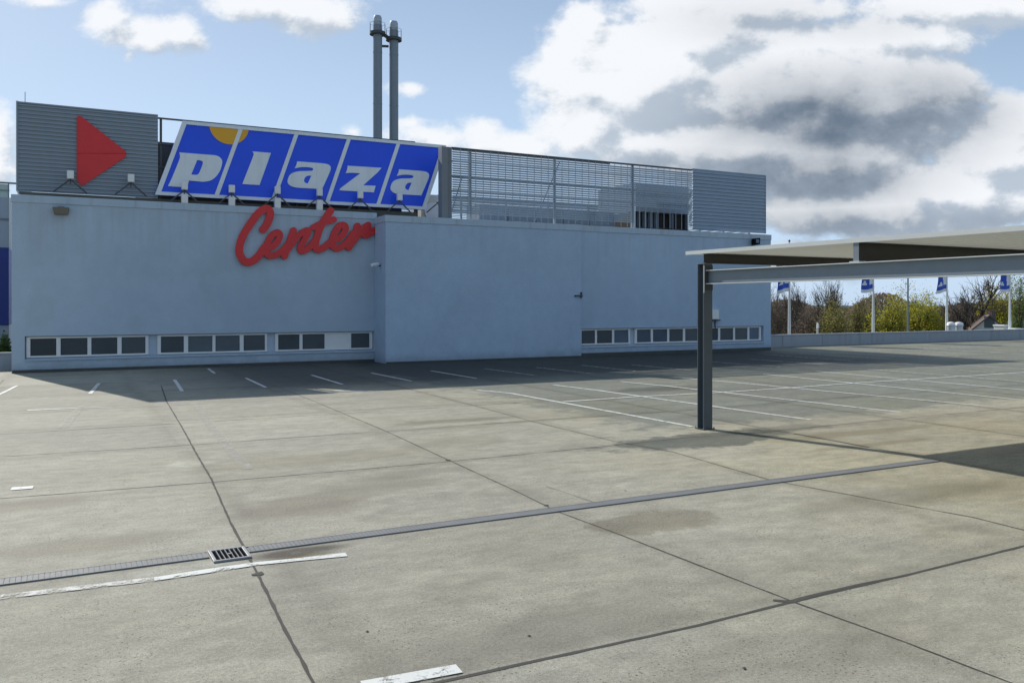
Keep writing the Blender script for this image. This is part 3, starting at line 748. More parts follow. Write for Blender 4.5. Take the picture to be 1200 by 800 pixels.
# traced letter shapes (picture scale 6.667 from 180,130)
letter([(200, 326, 1), (440, 345, 1), (500, 350), (535, 380), (535, 420), (510, 490), (455, 545), (390, 555, 1), (275, 545, 1), (262, 600, 1), (112, 588, 1), (140, 530, 1), (205, 375), (206, 350)],
       [(340, 385, 1), (368, 388), (388, 398), (375, 440), (352, 495), (330, 502, 1), (293, 498, 1)], 180, 130, 6.6667)
letter([(772, 318, 1), (916, 330, 1), (826, 580, 1), (692, 572, 1), (780, 350), (782, 335)], None, 180, 130, 6.6667)
aO = [(103, 225, 1), (250, 236, 1), (310, 242), (330, 262), (325, 290), (270, 410, 1), (120, 402, 1), (70, 396), (38, 372), (40, 340), (60, 305), (110, 290), (170, 290), (205, 288), (214, 275), (195, 264), (130, 262), (86, 272, 1), (100, 245)]
aH = [(172, 320), (198, 320, 1), (175, 372, 1), (158, 370), (146, 355), (155, 332)]
letter(aO, aH, 330, 150, 5.7143)
letter([(441, 254, 1), (668, 268, 1), (640, 300, 1), (545, 385, 1), (628, 388, 1), (616, 432, 1), (386, 418, 1), (392, 405, 1), (525, 305, 1), (470, 300), (428, 303, 1), (440, 275)], None, 330, 150, 5.7143)
letter(aO, aH, 330, 150, 5.7143, du=2 * W / 5)

# ------------------------------------------------------------------ red script sign on the wall
strokes = [
 (29, [(290, 258), (318, 222), (342, 165), (345, 125), (325, 98), (292, 102), (250, 135), (190, 215), (135, 305), (106, 390), (110, 455), (148, 508), (200, 508), (252, 468), (300, 400)]),
 (25, [(268, 452), (310, 412), (365, 392), (408, 345), (420, 300), (398, 282), (358, 305), (325, 360), (308, 420), (335, 462), (385, 458), (440, 425), (480, 380)]),
 (25, [(528, 266), (505, 330), (480, 400), (457, 468)]),
 (24, [(472, 430), (520, 365), (575, 300), (622, 268), (645, 272), (620, 330), (582, 395), (590, 428), (640, 408), (690, 350)]),
 (27, [(818, 112), (785, 160), (745, 225), (715, 305), (698, 380), (715, 415), (760, 402), (815, 360)]),
 (24, [(685, 242), (740, 215), (800, 192), (842, 182)]),
 (25, [(790, 378), (840, 345), (890, 325), (925, 280), (934, 240), (908, 222), (870, 250), (840, 310), (826, 370), (858, 405), (905, 392), (960, 345), (995, 290)]),
 (24, [(1028, 230), (1010, 290), (985, 350), (962, 402)]),
 (23, [(980, 372), (1030, 310), (1075, 250), (1112, 222), (1105, 245), (1078, 280), (1088, 308), (1125, 292), (1158, 262)]),
]
VC = VL - .14
def catmull(pts, k=6):
    out = []
    for i in range(len(pts) - 1):
        p0, p1, p2, p3 = (np.array(pts[max(0, min(len(pts) - 1, j))], float) for j in (i - 1, i, i + 1, i + 2))
        for s in range(k):
            t_ = s / k
            out.append(.5 * (2 * p1 + (p2 - p0) * t_ + (2 * p0 - 5 * p1 + 4 * p2 - p3) * t_ ** 2 + (3 * p1 - p0 - 3 * p2 + p3) * t_ ** 3))
    out.append(np.array(pts[-1], float)); return out
def stroke_mesh(strokes, step=4.0, pad=40, lift=0.0):
    xs = np.arange(30, 1230, step); ys = np.arange(30, 580, step)
    XX, YY = np.meshgrid(xs, ys); D = np.full(XX.shape, 1e9)
    for w, pts in strokes:
        c = catmull(pts)
        for a, b_ in zip(c[:-1], c[1:]):
            ab = b_ - a; L = (ab ** 2).sum() + 1e-9
            tt = np.clip(((XX - a[0]) * ab[0] + (YY - a[1]) * ab[1]) / L, 0, 1)
            D = np.minimum(D, np.hypot(XX - a[0] - tt * ab[0], YY - a[1] - tt * ab[1]) - w)
    verts = []; key = {}; faces = []; edges = {}
    def vid(k, p):
        if k not in key: key[k] = len(verts); verts.append(p)
        return key[k]
    ny, nx = D.shape
    for j in range(ny - 1):
        for i in range(nx - 1):
            q = [(i, j), (i + 1, j), (i + 1, j + 1), (i, j + 1)]
            d4 = [D[b_, a] for a, b_ in q]
            if min(d4) > 0: continue
            poly = []
            for k in range(4):
                a, b_ = q[k], q[(k + 1) % 4]; da, db_ = d4[k], d4[(k + 1) % 4]
                if da <= 0: poly.append(vid(('c',) + a, (xs[a[0]], ys[a[1]])))
                if (da <= 0) != (db_ <= 0):
                    t_ = da / (da - db_); kk = ('e',) + tuple(sorted((a, b_)))
                    poly.append(vid(kk, (xs[a[0]] + t_ * (xs[b_[0]] - xs[a[0]]), ys[a[1]] + t_ * (ys[b_[1]] - ys[a[1]]))))
            if len(poly) >= 3:
                faces.append(tuple(poly))
                for a, b_ in zip(poly, poly[1:] + poly[:1]): edges[(a, b_)] = 1
    bound = [(a, b_) for a, b_ in edges if (b_, a) not in edges]
    return verts, faces, bound
vts, fcs, bnd = stroke_mesh(strokes)
pts2 = [pl(265 + a / 6.6667, 230 + b_ / 6.6667, VC) for a, b_ in vts]
mb = MB(); k = len(pts2)
mb.add([(a, VC, b_) for a, b_ in pts2] + [(a, VL - .04, b_) for a, b_ in pts2],
       fcs + [tuple(i + k for i in f[::-1]) for f in fcs] + [(a, b_, b_ + k, a + k) for a, b_ in bnd])
sc_ = thing('script_sign', 'big red handwriting-style lettering mounted high on the wall under blue sign', 'sign', (P(350, 275, VC)[0], VC, 4.8))
mb.build('lettering', M['red'], sc_)
sf = MB()
for px, py in ((285, 270), (305, 300), (340, 280), (365, 290), (395, 280), (420, 275)):
    q = P(px, py, VL); sf.bar((q[0], VL - .05, q[2]), (q[0], VL, q[2]), .05)
sf.build('standoff', M['steel_dk'], sc_)

# ------------------------------------------------------------------ roof edge spotlights
def spot(px, py, v, zbase, label, block):
    x, _, z = P(px, py, v)
    t = thing('spotlight', label, 'spotlight', (x, v, zbase), 'spotlights along the roof edge')
    b = MB(); b.prism([[(x - .105, z - .14), (x + .105, z - .14), (x + .105, z + .14), (x - .105, z + .14)]], v - .10, v + .06)
    b.build('lamp_body', M['white'], t, bevel=.015)
    MB().box(x - .09, x + .09, v + .061, v + .07, z - .11, z + .11).build('lens', M['glass_b'], t)
    lg = z - .19
    for s in (-1, 1):
        MB().bar((x + s * .04, v, lg), (x + s * .52, v + .03, max(zbase + .02, lg - .42)), .045).build('leg', M['steel_dk'], t)
    MB().bar((x - .09, v, lg), (x + .09, v, lg), .05).bar((x, v, lg), (x, v, z - .13), .05).bar((x, v, lg), (x, v, z - .305), .045).build('yoke', M['steel_dk'], t)
    if block: MB().box(x - .11, x + .11, v - .10, v + .1, zbase, z - .30).build('pedestal', M['white'], t, bevel=.01)
    return t
spot(82.5, 205, 32.95, ZL, 'white spotlight on splayed legs left of the red triangle tip', False)
spot(153.5, 209, 32.95, ZL, 'white spotlight on splayed legs right of the red triangle tip', False)
names = ['white spotlight on a pedestal under the first letter of the blue sign', 'white spotlight on a pedestal below the orange sun and second letter', 'white spotlight on a pedestal below the divider before the third letter',
         'white spotlight on a pedestal under the stem of the third letter', 'white spotlight on thin legs under the fourth letter', 'white spotlight on thin legs under the last letter', 'white spotlight on thin legs beside the right end of blue sign']
for i, (px, py) in enumerate(((216.2, 218), (271.5, 221.5), (325, 223), (374.3, 225.5), (422, 228.5), (468, 231), (514, 232.5))):
    spot(px, py, 32.78, ZL if i < 5 else ZB, names[i], i < 4)

# ------------------------------------------------------------------ parapets
def parapet(u0, u1, v, h, label, panel=3.0):
    t = thing('parapet_wall', label, 'parapet', ((u0 + u1) / 2, v, 0)); u = u0
    w = MB()
    while u < u1 - .1:
        e = min(u + panel, u1); w.box(u + .008, e - .008, v, v + .22, 0, h - .07); u = e
    w.build('wall', M['conc_wall'], t)
    MB().box(u0, u1, v - .03, v + .25, h - .068, h).build('coping', M['conc_wall'], t, bevel=.01)
parapet(UR1 + .01, 94, 33.7, .66, 'long low grey concrete parapet along the far right edge of deck')
parapet(-44, UL0 - .02, 34.3, .62, 'low grey concrete parapet left of the shop building')

# ------------------------------------------------------------------ carport canopy
CU, CV = 10.46, 12.15
cp_t = thing('carport_canopy', 'open steel parking shelter with thin flat cream roof on I-beam frame', 'carport', (CU, CV, 0))
RV0, RV1, RU1 = 1.0, 12.72, 21.6
# ribbed roof sheet
zr_ = lambda v: 3.235 + (v - RV1) * .004
rs = MB(); prof = []
v = RV0
while v < RV1 - .001:
    for f, o in ((0, 0), (.10, 0), (.125, .035), (.21, .035)):
        if v + f < RV1: prof.append((v + f, o))
    v += .235
prof.append((RV1, 0))
vs = [(CU - .03, y, zr_(y) + o) for y, o in prof] + [(RU1, y, zr_(y) + o) for y, o in prof]
k = len(prof); rs.add(vs, [(i, k + i, k + i + 1, i + 1) for i in range(k - 1)])
sm_ = M['soffit']; st_ = NT(sm_.node_tree); pb_ = sm_.node_tree.nodes['Principled BSDF']
tl_ = st_.node('ShaderNodeBsdfTranslucent'); tl_.inputs[0].default_value = (.80, .80, .74, 1); mx_ = st_.node('ShaderNodeMixShader'); mx_.inputs[0].default_value = .07
st_.l.new(pb_.outputs[0], mx_.inputs[1]); st_.l.new(tl_.outputs[0], mx_.inputs[2]); st_.l.new(mx_.outputs[0], sm_.node_tree.nodes['Material Output'].inputs[0])
rs.build('roof_sheet', sm_, cp_t, fixn=False)
fa = MB(); 
fa.add([(CU - .05, y, zr_(y) + o) for y in (RV0, RV1 + .02) for o in (-.012, .055)] + [(CU - .032, y, zr_(y) + o) for y in (RV0, RV1 + .02) for o in (-.012, .055)],
       [(0, 1, 3, 2), (4, 6, 7, 5), (0, 2, 6, 4), (1, 5, 7, 3), (0, 4, 5, 1), (2, 3, 7, 6)])
fa.build('fascia', M['trim_and_sunlit_edge'], cp_t)
def ibeam_v(u, v0, v1, z0, z1, w, tf=.014, tw=.01):   # beam running into the picture
    m_ = MB(); m_.box(u - tw / 2, u + tw / 2, v0, v1, z0 + tf, z1 - tf); m_.box(u - w / 2, u + w / 2, v0, v1, z0, z0 + tf); m_.box(u - w / 2, u + w / 2, v0, v1, z1 - tf, z1); return m_
def ibeam_u(v, u0, u1, z0, z1, w, tf=.012, tw=.008):
    m_ = MB(); m_.box(u0, u1, v - tw / 2, v + tw / 2, z0 + tf, z1 - tf); m_.box(u0, u1, v - w / 2, v + w / 2, z0, z0 + tf); m_.box(u0, u1, v - w / 2, v + w / 2, z1 - tf, z1); return m_
for gu in (CU, 21.2):
    ibeam_v(gu, 1.2, CV - .005, 2.66, 2.915, .13).build('girder', M['steel'], cp_t)
    MB().box(gu - .10, gu + .10, CV - .004, CV + .008, 2.55, 3.0).build('end_or_shade_plate', M['steel_dk'], cp_t)  # dark colour stands in for the shaded web at the post head
    ed = MB().box(gu - .107, gu - .1005, CV - .006, CV + .008, 2.50, 3.0)
    for zz_ in (2.66, 2.901): ed.box(gu - .0695, gu - .0655, 1.2, CV - .005, zz_, zz_ + .014)
    ed.build('sunlit_edge_strip', M['trim_and_sunlit_edge'], cp_t)  # pale strips put sunlight on post and girder edges into colour
    for pv in (CV + .1, 2.2):
        h = 3.03 if pv > 5 else 2.655
        po = MB(); po.box(gu - .1, gu + .1, pv - .09, pv - .076, 0.012, h); po.box(gu - .1, gu + .1, pv + .076, pv + .09, 0.012, h); po.box(gu - .006, gu + .006, pv - .076, pv + .076, .012, h)
        po.build('post', M['post_steel'], cp_t)
        bp = MB().box(gu - .14, gu + .14, pv - .13, pv + .13, 0.0085, .0115).build('base_plate', M['steel_dk'], cp_t)
        for bx in (-.12, .12):
            for by in (-.11, .11): MB().tube([(gu + bx, pv + by, .0116), (gu + bx, pv + by, .04)], .011, 6).build('bolt', M['steel'], bp)
        MB().box(gu - .1, gu + .1, pv - .092, pv + .092, h + .001, h + .012).build('head_plate', M['steel'], cp_t)
for i, (pv, z0) in enumerate(((CV + .1, 3.045), (8.84, 2.935), (5.4, 2.935), (2.0, 2.935))):
    z1 = zr_(pv) - .006
    ibeam_u(pv, CU - .025, RU1 - .1, z0, z1, .10).build('purlin', M['purlin'], cp_t)
    if i: 
        MB().box(CU - .07, CU + .07, pv - .09, pv + .09, 2.917, 2.933).build('cleat', M['trim_and_sunlit_edge'], cp_t)
        MB().box(CU - .031, CU - .026, pv - .05, pv + .05, z0, z1).build('end_or_shade_plate', M['steel'], cp_t)

# ------------------------------------------------------------------ flags and poles beyond the parapet
VFL = 36.0
def flag_mesh(x, zt, w, h, seed):
    rnd = random.Random(seed); ph = rnd.uniform(0, 6); mb = MB(); nx, nz = 14, 40
    vs = []
    for j in range(nz + 1):
        for i in range(nx + 1):
            s, t_ = i / nx, j / nz
            yy = .10 * s * math.sin(5 * t_ + ph + 2.5 * s) + .06 * math.sin(9 * s + ph) * s
            vs.append((x - .05 - w * s * (1 - .05 * math.sin(3 * t_ + ph)), VFL + yy, zt - h * t_ - .10 * s * math.sin(2.5 * s + ph) - .08 * s))
    fs = []; mi = []
    for j in range(nz):
        for i in range(nx):
            s, t_ = (i + .5) / nx, (j + .5) / nz
            blue = (.83 < t_ < .93 and s < .97) or (.70 < t_ <= .83 and s > .38 and abs(s - .72) > (t_ - .70) * 1.6) or (.55 < t_ <= .70 and s > .45) or (.12 < t_ < .2) or (.25 < t_ < .45 and s > .9 - (t_ - .2) * 3)
            mb.add([vs[q] for q in (j * (nx + 1) + i, j * (nx + 1) + i + 1, (j + 1) * (nx + 1) + i + 1, (j + 1) * (nx + 1) + i)], [(0, 1, 2, 3)], 1 if blue else 0, True)
    return mb
fl_lab = ['white flagpole with blue and white banner nearest the corner of the shop building', 'white flagpole with blue and white banner second from shop corner, before olive bushes',
          'white flagpole with blue and white banner beside the pair of roof ventilators', 'white flagpole with blue and white banner at far right, before the yellow-green tree']
for i, px in enumerate((925, 1023.3, 1109.5, 1183.5)):
    a, b_ = ray(px); t_ = VFL / b_; x = a * t_
    t = thing('flagpole', fl_lab[i], 'flagpole', (x, VFL, -5.2), 'flagpoles along the far parapet')
    top = CAM_H + .0728 * 49
    MB().tube([(x, VFL, -5.2), (x, VFL, 1), (x, VFL, 3.2), (x, VFL, top)], [.10, .085, .055, .04], 12).build('pole', M['pole'], t)
    MB().tube([(x, VFL, top), (x, VFL, top + .06), (x, VFL, top + .12)], [.05, .07, .02], 10).build('finial', M['steel_dk'], t)
    zt_ = top - .15; zbot = CAM_H + .0145 * t_
    fo = flag_mesh(x, zt_, .92, zt_ - zbot, i).build('banner', [M['flag_white'], M['flag_blue']], t, fixn=False)
a, b_ = ray(1064); x = a * 40 / b_
t = thing('lamp_post', 'thin dark grey lamp post behind the parapet in front of the willow', 'lamp post', (x, 40, -5.2))
MB().tube([(x, 40, -5.2), (x, 40, 5.2)], [.08, .05], 10).build('pole', M['steel'], t)
MB().box(x - .12, x + .5, 39.9, 40.1, 5.2, 5.3).build('lantern', M['steel_dk'], t)

# roof ventilators
for i, (px, lb) in enumerate(((1114.5, 'left drum of the paired grey roof ventilators showing over the parapet'), (1123.8, 'right drum of the paired grey roof ventilators showing over the parapet'))):
    x, _, z = P(px, 377, 35.3); r = .235
    t = thing('roof_ventilator', lb, 'ventilator', (x, 35.3, 0.0), 'paired roof ventilators')
    y = 35.3
    MB().tube([(x, y, -5.0), (x, y, z - .30)], r, 18).build('shaft', M['vent'], t)
    MB().tube([(x, y, z - .299), (x, y, z - .27), (x, y, z - .20), (x, y, z - .19)], [r * 1.05, r * 1.14, r * 1.14, r * 1.05], 18).build('collar', M['vent'], t)
    MB().tube([(x, y, z - .189), (x, y, z - .12), (x, y, z - .04), (x, y, z)], [r * 1.08, r * 1.1, r * .85, r * .3], 18).build('hood', M['white'], t)

# marker post
x, _, z = P(958, 378, 38)
t = thing('marker_post', 'slim pale post standing among the bushes behind the parapet', 'post', (x, 38, -5.2))
MB().tube([(x, 38, -5.2), (x, 38, z - .35)], [.07, .05], 8).build('shaft', M['pole'], t)
MB().prism([[(x - .06, z - .35), (x + .10, z - .33), (x + .07, z - .05), (x - .02, z)]], 37.95, 38.05).build('cap', M['pole'], t)

# ------------------------------------------------------------------ far houses, neighbour building
def at(px, d):
    a, b_ = ray(px); return (a * d, b_ * d)
def house(px, d, w, dep, ze, zr, rot, label, wallm, roofm, gable_front=True):
    x, y = at(px, d); t = thing('house', label, 'house', (x, y, -5.2))
    mb = MB(); r2 = MB(); ww, dd = w / 2, dep / 2
    c, s = math.cos(rot), math.sin(rot)
    def T(a, b_, z): return (x + a * c - b_ * s, y + a * s + b_ * c, z)
    v = [T(-ww, -dd, -5.2), T(ww, -dd, -5.2), T(ww, dd, -5.2), T(-ww, dd, -5.2), T(-ww, -dd, ze), T(ww, -dd, ze), T(ww, dd, ze), T(-ww, dd, ze), T(0, -dd, zr), T(0, dd, zr)]
    mb.add(v, [(0, 1, 5, 8, 4), (2, 3, 7, 9, 6), (0, 4, 7, 3), (1, 2, 6, 5)]); mb.build('wall', wallm, t)
    o = .25
    for sg_ in (-1, 1):
        vv = [T(sg_ * (ww + o), -dd - o, ze - o * (zr - ze) / ww + .04), T(0, -dd - o, zr + .04), T(0, dd + o, zr + .04), T(sg_ * (ww + o), dd + o, ze - o * (zr - ze) / ww + .04)]
        r2.add(vv + [(p[0], p[1], p[2] + .12) for p in vv], [(0, 1, 2, 3), (7, 6, 5, 4), (0, 4, 5, 1), (1, 5, 6, 2), (2, 6, 7, 3), (3, 7, 4, 0)])
    r2.build('roof', roofm, t)
    for k, (a, z) in enumerate(((-ww * .4, ze - 1.6), (ww * .35, ze - 1.6), (0, ze + .1))):
        q = [T(a - .4, -dd - .03, z), T(a + .4, -dd - .03, z), T(a + .4, -dd - .03, z + 1.0), T(a - .4, -dd - .03, z + 1.0), T(a - .4, -dd + .02, z), T(a + .4, -dd + .02, z), T(a + .4, -dd + .02, z + 1.0), T(a - .4, -dd + .02, z + 1.0)]
        MB().add(q, [(0, 1, 2, 3), (7, 6, 5, 4), (0, 4, 5, 1), (1, 5, 6, 2), (2, 6, 7, 3), (3, 7, 4, 0)]).build('window', M['glass'], t)
    cx, cy, cz = T(ww * .3, 0, zr); MB().box(cx - .25, cx + .25, cy - .25, cy + .25, zr - 1.0, zr + .5).build('chimney', M['brick_red'], t)
    return t
house(1156, 77, 2.4, 5, .1, 1.2, -.9, 'small white gabled house with red roof tiles between the bare tree and yellow tree', M['render_white'], M['brick_red'])
house(1206, 105, 5.5, 7, .6, 2.6, .6, 'pale house with orange-red roof cut by the right edge of photo', M['render_white'], M['brick_red'])
for i, (px, yb, w, lb) in enumerate(((1173.5, 380.5, .42, 'white boxy roof hood behind the parapet just left of last flagpole'), (1189, 384.6, .85, 'low white rooflight box behind the parapet right of the last flagpole'))):
    x, _, z = P(px, yb, 35.6)
    t = thing('roof_hood', lb, 'roof hood', (x, 35.6, 0.0))
    MB().box(x - w / 2, x + w / 2, 35.3, 36.0, -.5, z - .10).build('case', M['render_white'], t)
    MB().box(x - w / 2 - .04, x + w / 2 + .04, 35.25, 36.05, z - .098, z).build('lid', M['white'], t, bevel=.02)

nb = thing('neighbouring_building', 'blue and pale grey clad building with roof railing at left edge', 'building', (-14, 48, -5.2))
NV = 48; nx1 = U(12.6, NV); nx0 = -34
def zz(y): return P(6, y, NV)[2]
z231, z257, z290, z381, z388, z214 = (zz(q) for q in (231.5, 257, 290, 381, 388, 214))
MB().box(nx0, nx1 - .08, NV, NV + 18, z257 + .05, z231).box(nx0, nx1 - .08, NV, NV + 18, z290, z257 - .05).build('upper_cladding', M['grey_clad'], nb)
MB().box(nx0, nx1 - .06, NV - .04, NV + 18, z257 - .045, z257 + .045).build('band', M['steel'], nb)
MB().box(nx0, nx1 - .08, NV - .02, NV + 18, z381, z290 - .002).build('blue_cladding', M['blue_clad'], nb)
MB().box(nx0, nx1 - .08, NV + .02, NV + 18, -5.2, z381 - .002).build('base_wall', M['grey_clad'], nb)
MB().box(nx1 - .07, nx1 + .02, NV - .06, NV + .1, z290, z231).build('corner_trim', M['white'], nb)
rr = MB()
for k in range(14): rr.box(nx1 - .12 - k * .55, nx1 - .07 - k * .55, NV + .1, NV + .15, z231, z214)
rr.box(nx0 + 20, nx1 + .3, NV + .08, NV + .17, z214 - .04, z214 + .04); rr.box(nx0 + 20, nx1 - .05, NV + .09, NV + .14, (z214 + z231) / 2 - .02, (z214 + z231) / 2 + .02)
rr.build('railing', M['steel'], nb)
MB().box(nx0 + 20, nx1 - .1, NV + .2, NV + .22, z231 + .02, z214 - .06).build('railing_panel', surf('milky_glass', (.55, .68, .64), .3, var=.05), nb)

# ------------------------------------------------------------------ trees
def bark(name, col): return surf(name, col, .9, var=.25, vscale=2)
M['bark_dk'] = bark('bark_dark', (.07, .06, .052)); M['bark_br'] = bark('bark_brown', (.15, .12, .095)); M['bark_ol'] = bark('bark_olive', (.085, .075, .04))
def leaf(name, c1, c2):
    m, t, b, pos = new_mat(name)
    n_ = t.ss(t.noise(pos, .7, 4, .6), .35, .65)
    t.put(b.inputs['Base Color'], t.mix(n_, c1, c2)); b.inputs['Roughness'].default_value = .7
    tl = t.node('ShaderNodeBsdfTranslucent'); t.put(tl.inputs[0], t.mix(n_, c1, c2)); mx = t.node('ShaderNodeMixShader'); mx.inputs[0].default_value = .55
    t.l.new(b.outputs[0], mx.inputs[1]); t.l.new(tl.outputs[0], mx.inputs[2]); t.l.new(mx.outputs[0], m.node_tree.nodes['Material Output'].inputs[0])
    return m
M['lf_yel'] = leaf('spring_leaf_yellow', (.46, .43, .05), (.30, .31, .05)); M['lf_ol'] = leaf('olive_buds', (.30, .28, .08), (.20, .18, .07))
M['lf_br'] = leaf('brown_buds', (.20, .15, .11), (.14, .11, .085)); M['lf_gr'] = leaf('fresh_leaf_green', (.20, .28, .09), (.13, .19, .06)); M['lf_or'] = leaf('ochre_leaf', (.48, .40, .04), (.38, .38, .05))

def tree(px, d, hw, ytop, label, barkm, leafm=None, nleaf=0, seed=1, lean=0.0, spread=1.0, name='tree', zb=-5.2, levels=5, trunks=1, droop=0.0, split=.34, lsize=.15, cat='tree'):
    rnd = random.Random(seed); x, y = at(px, d)
    ztop = CAM_H + (HOR - ytop) / FOC * d; H = ztop - zb; Wd = hw / FOC * d
    t = thing(name, label, cat, (x, y, zb), 'trees beyond the far parapet')
    wood = MB(); tips = []; twig = MB()
    def grow(p, dirv, L, r, lev):
        k = 4 if lev < 3 else 3; pts = [p]; q = p.copy(); dv = dirv.copy()
        for i in range(k):
            dv = (dv + Vector((rnd.uniform(-1, 1), rnd.uniform(-1, 1), rnd.uniform(-.5, .7) - droop * lev * .25)) * .16).normalized()
            q = q + dv * L / k; pts.append(q.copy())
        rs = [r * (1 - .45 * i / k) for i in range(k + 1)]
        (wood if lev < 2 else twig).tube(pts, rs, 7 if lev < 1 else (5 if lev < 3 else 3), caps=False)
        if lev >= levels: tips.append((pts[-1], dv)); return
        if lev >= levels - 1: tips.append((pts[-1], dv))
        nb_ = rnd.choice((2, 3, 3)) if lev < 3 else rnd.choice((2, 3, 3))
        for j in range(nb_ + (1 if lev else 1)):
            fpos = 1.0 if j == 0 else rnd.uniform(.35, 1)
            idx = min(k, max(1, int(fpos * k))); base = pts[idx]
            ang = rnd.uniform(.3, .75) * spread if j else rnd.uniform(.05, .3)
            ax = Vector((rnd.uniform(-1, 1), rnd.uniform(-1, 1), rnd.uniform(-.3, .3))).normalized()
            nd = (Matrix.Rotation(ang, 3, dv.cross(ax).normalized()) @ dv).normalized()
            nd.z += .12; nd.normalize()
            grow(base, nd, L * rnd.uniform(.6, .82), max(r * rnd.uniform(.48, .66), .012), lev + 1)
    base = Vector((0, 0, 0))
    for k in range(trunks):
        a = rnd.uniform(0, 6.28); dv = Vector((math.cos(a) * (.25 if trunks > 1 else .04) + lean, math.sin(a) * (.25 if trunks > 1 else .04), 1)).normalized()
        grow(base + Vector((rnd.uniform(-.3, .3), rnd.uniform(-.3, .3), 0)) * (trunks > 1), dv, H * split, H * ((.034 if leafm is None else .022) if trunks == 1 else .012), 0)
    allv = wood.v + twig.v
    mz = sorted(v[2] for v in allv)[int(len(allv) * .995)]; rad_ = sorted(math.hypot(v[0], v[1]) for v in allv)[int(len(allv) * .95)]
    sz, sx = H / mz, Wd / rad_
    fit = lambda v: (x + v[0] * (sx * min(1, v[2] / (mz * .25)) + 1.0 * (1 - min(1, v[2] / (mz * .25)))), y + v[1] * sx, zb + v[2] * sz)
    wood.v = [fit(v) for v in wood.v]; twig.v = [fit(v) for v in twig.v]
    wood.build('trunk', barkm, t, fixn=False)
    if leafm:
        for i in range(nleaf * 2):
            p, dv = rnd.choice(tips); q = Vector(fit(p + Vector((rnd.gauss(0, .4), rnd.gauss(0, .4), rnd.gauss(0, .4) - droop * rnd.random() * 1.5)) * (H / 9)))
            s = lsize * rnd.uniform(.6, 1.4); a = Vector((rnd.gauss(0, 1), rnd.gauss(0, 1), rnd.gauss(0, 1))).normalized(); b_ = a.cross(Vector((rnd.gauss(0, 1), rnd.gauss(0, 1), rnd.gauss(0, 1)))).normalized()
            twig.add([q - a * s * .5, q + b_ * s * .3, q + a * s * .5, q - b_ * s * .3], [(0, 1, 2, 3)], 1)
        twig.build('crown', [barkm, leafm], t, fixn=False)
    else: twig.build('crown', barkm, t, fixn=False)
    return t
tree(912, 85, 22, 338, 'tangled brown bare thicket tree right beside the corner of the shop', M['bark_br'], M['lf_br'], 500, 11, trunks=3, levels=5, name='bare_tree')
tree(934, 92, 24, 334, 'tall bare dark-twigged tree just right of the first flagpole', M['bark_dk'], M['lf_br'], 200, 12, levels=6, trunks=2, name='bare_tree')
tree(948, 80, 22, 360, 'low bare brown bush between first flagpole and olive bushes', M['bark_br'], M['lf_br'], 1800, 13, trunks=4, levels=5, name='bush', cat='bush')
tree(968, 98, 26, 327, 'slender bare tree with dark forked trunk rising behind olive bush', M['bark_dk'], None, 0, 14, levels=6, name='bare_tree', split=.4)
tree(980, 78, 24, 356, 'rounded olive-green budding bush left of the second flagpole', M['bark_ol'], M['lf_ol'], 4200, 15, trunks=4, levels=5, name='bush', cat='bush')
tree(1008, 84, 22, 352, 'brownish olive bush directly behind the second flagpole', M['bark_ol'], M['lf_ol'], 3000, 16, trunks=4, levels=5, name='bush', cat='bush')
tree(1030, 100, 22, 341, 'grey-brown bare tree between second flagpole and yellow willow', M['bark_br'], M['lf_br'], 600, 17, levels=5, trunks=2, name='bare_tree')
tree(1047, 80, 22, 354, 'yellowish young bush left of the thin lamp post', M['bark_ol'], M['lf_yel'], 3200, 18, trunks=4, levels=5, name='bush', cat='bush')
tree(1068, 86, 30, 338, 'large yellow-green willow behind the thin lamp post', M['bark_ol'], M['lf_yel'], 8500, 19, trunks=2, levels=5, droop=.5, name='willow_tree')
tree(1094, 88, 18, 362, 'brown olive bush between willow and third flagpole', M['bark_br'], M['lf_ol'], 2600, 20, trunks=4, levels=5, name='bush', cat='bush')
tree(1127, 80, 52, 322, 'big bare spreading tree with dark trunk behind the roof ventilators', M['bark_dk'], None, 0, 21, levels=6, spread=1.25, name='bare_tree', split=.30)
tree(1140, 110, 30, 364, 'low brown leafless bush behind the foot of the big bare tree', M['bark_br'], M['lf_br'], 3000, 22, trunks=4, levels=5, name='bush', cat='bush')
tree(1170, 88, 20, 344, 'bright yellow-green tree left of the last flagpole', M['bark_dk'], M['lf_or'], 4200, 23, trunks=1, levels=5, name='leafy_tree')
tree(1196, 94, 20, 327, 'tall pale green tree at the right edge of photo', M['bark_dk'], M['lf_gr'], 4200, 24, trunks=1, levels=5, name='leafy_tree')
tree(1232, 90, 24, 335, 'brown-green budding tree just past the right edge of the photo', M['bark_br'], M['lf_ol'], 3000, 25, levels=5, name='leafy_tree')
tree(4, 37, 14, 398, 'green leafy shrub behind the parapet at the left edge', M['bark_br'], M['lf_gr'], 2500, 26, trunks=4, levels=4, name='shrub', zb=-1.5, lsize=.12, cat='shrub')
# far belt of undergrowth that closes the view
und = MB(); rnd = random.Random(5)
for i in range(26000):
    px = rnd.uniform(820, 1330); d_ = rnd.uniform(112, 132); x, y = at(px, d_)
    z = -5.2 + (5.2 + 2.4 + 1.4 * math.sin(px * .05) * math.sin(px * .013 + 1)) * rnd.random() ** .7
    s = rnd.uniform(.2, .5); a = Vector((rnd.gauss(0, 1), rnd.gauss(0, 1), rnd.gauss(0, 1))).normalized(); b_ = a.cross(Vector((rnd.gauss(0, 1), rnd.gauss(0, 1), 1))).normalized()
    q = Vector((x, y, z)); und.add([q - a * s, q + b_ * s * .35, q + a * s, q - b_ * s * .35], [(0, 1, 2, 3)])
uo = und.build('undergrowth', M['lf_br'], fixn=False); struct(uo, 'stuff'); tag(uo, 'brown leafless undergrowth massed far behind the trees', 'undergrowth')

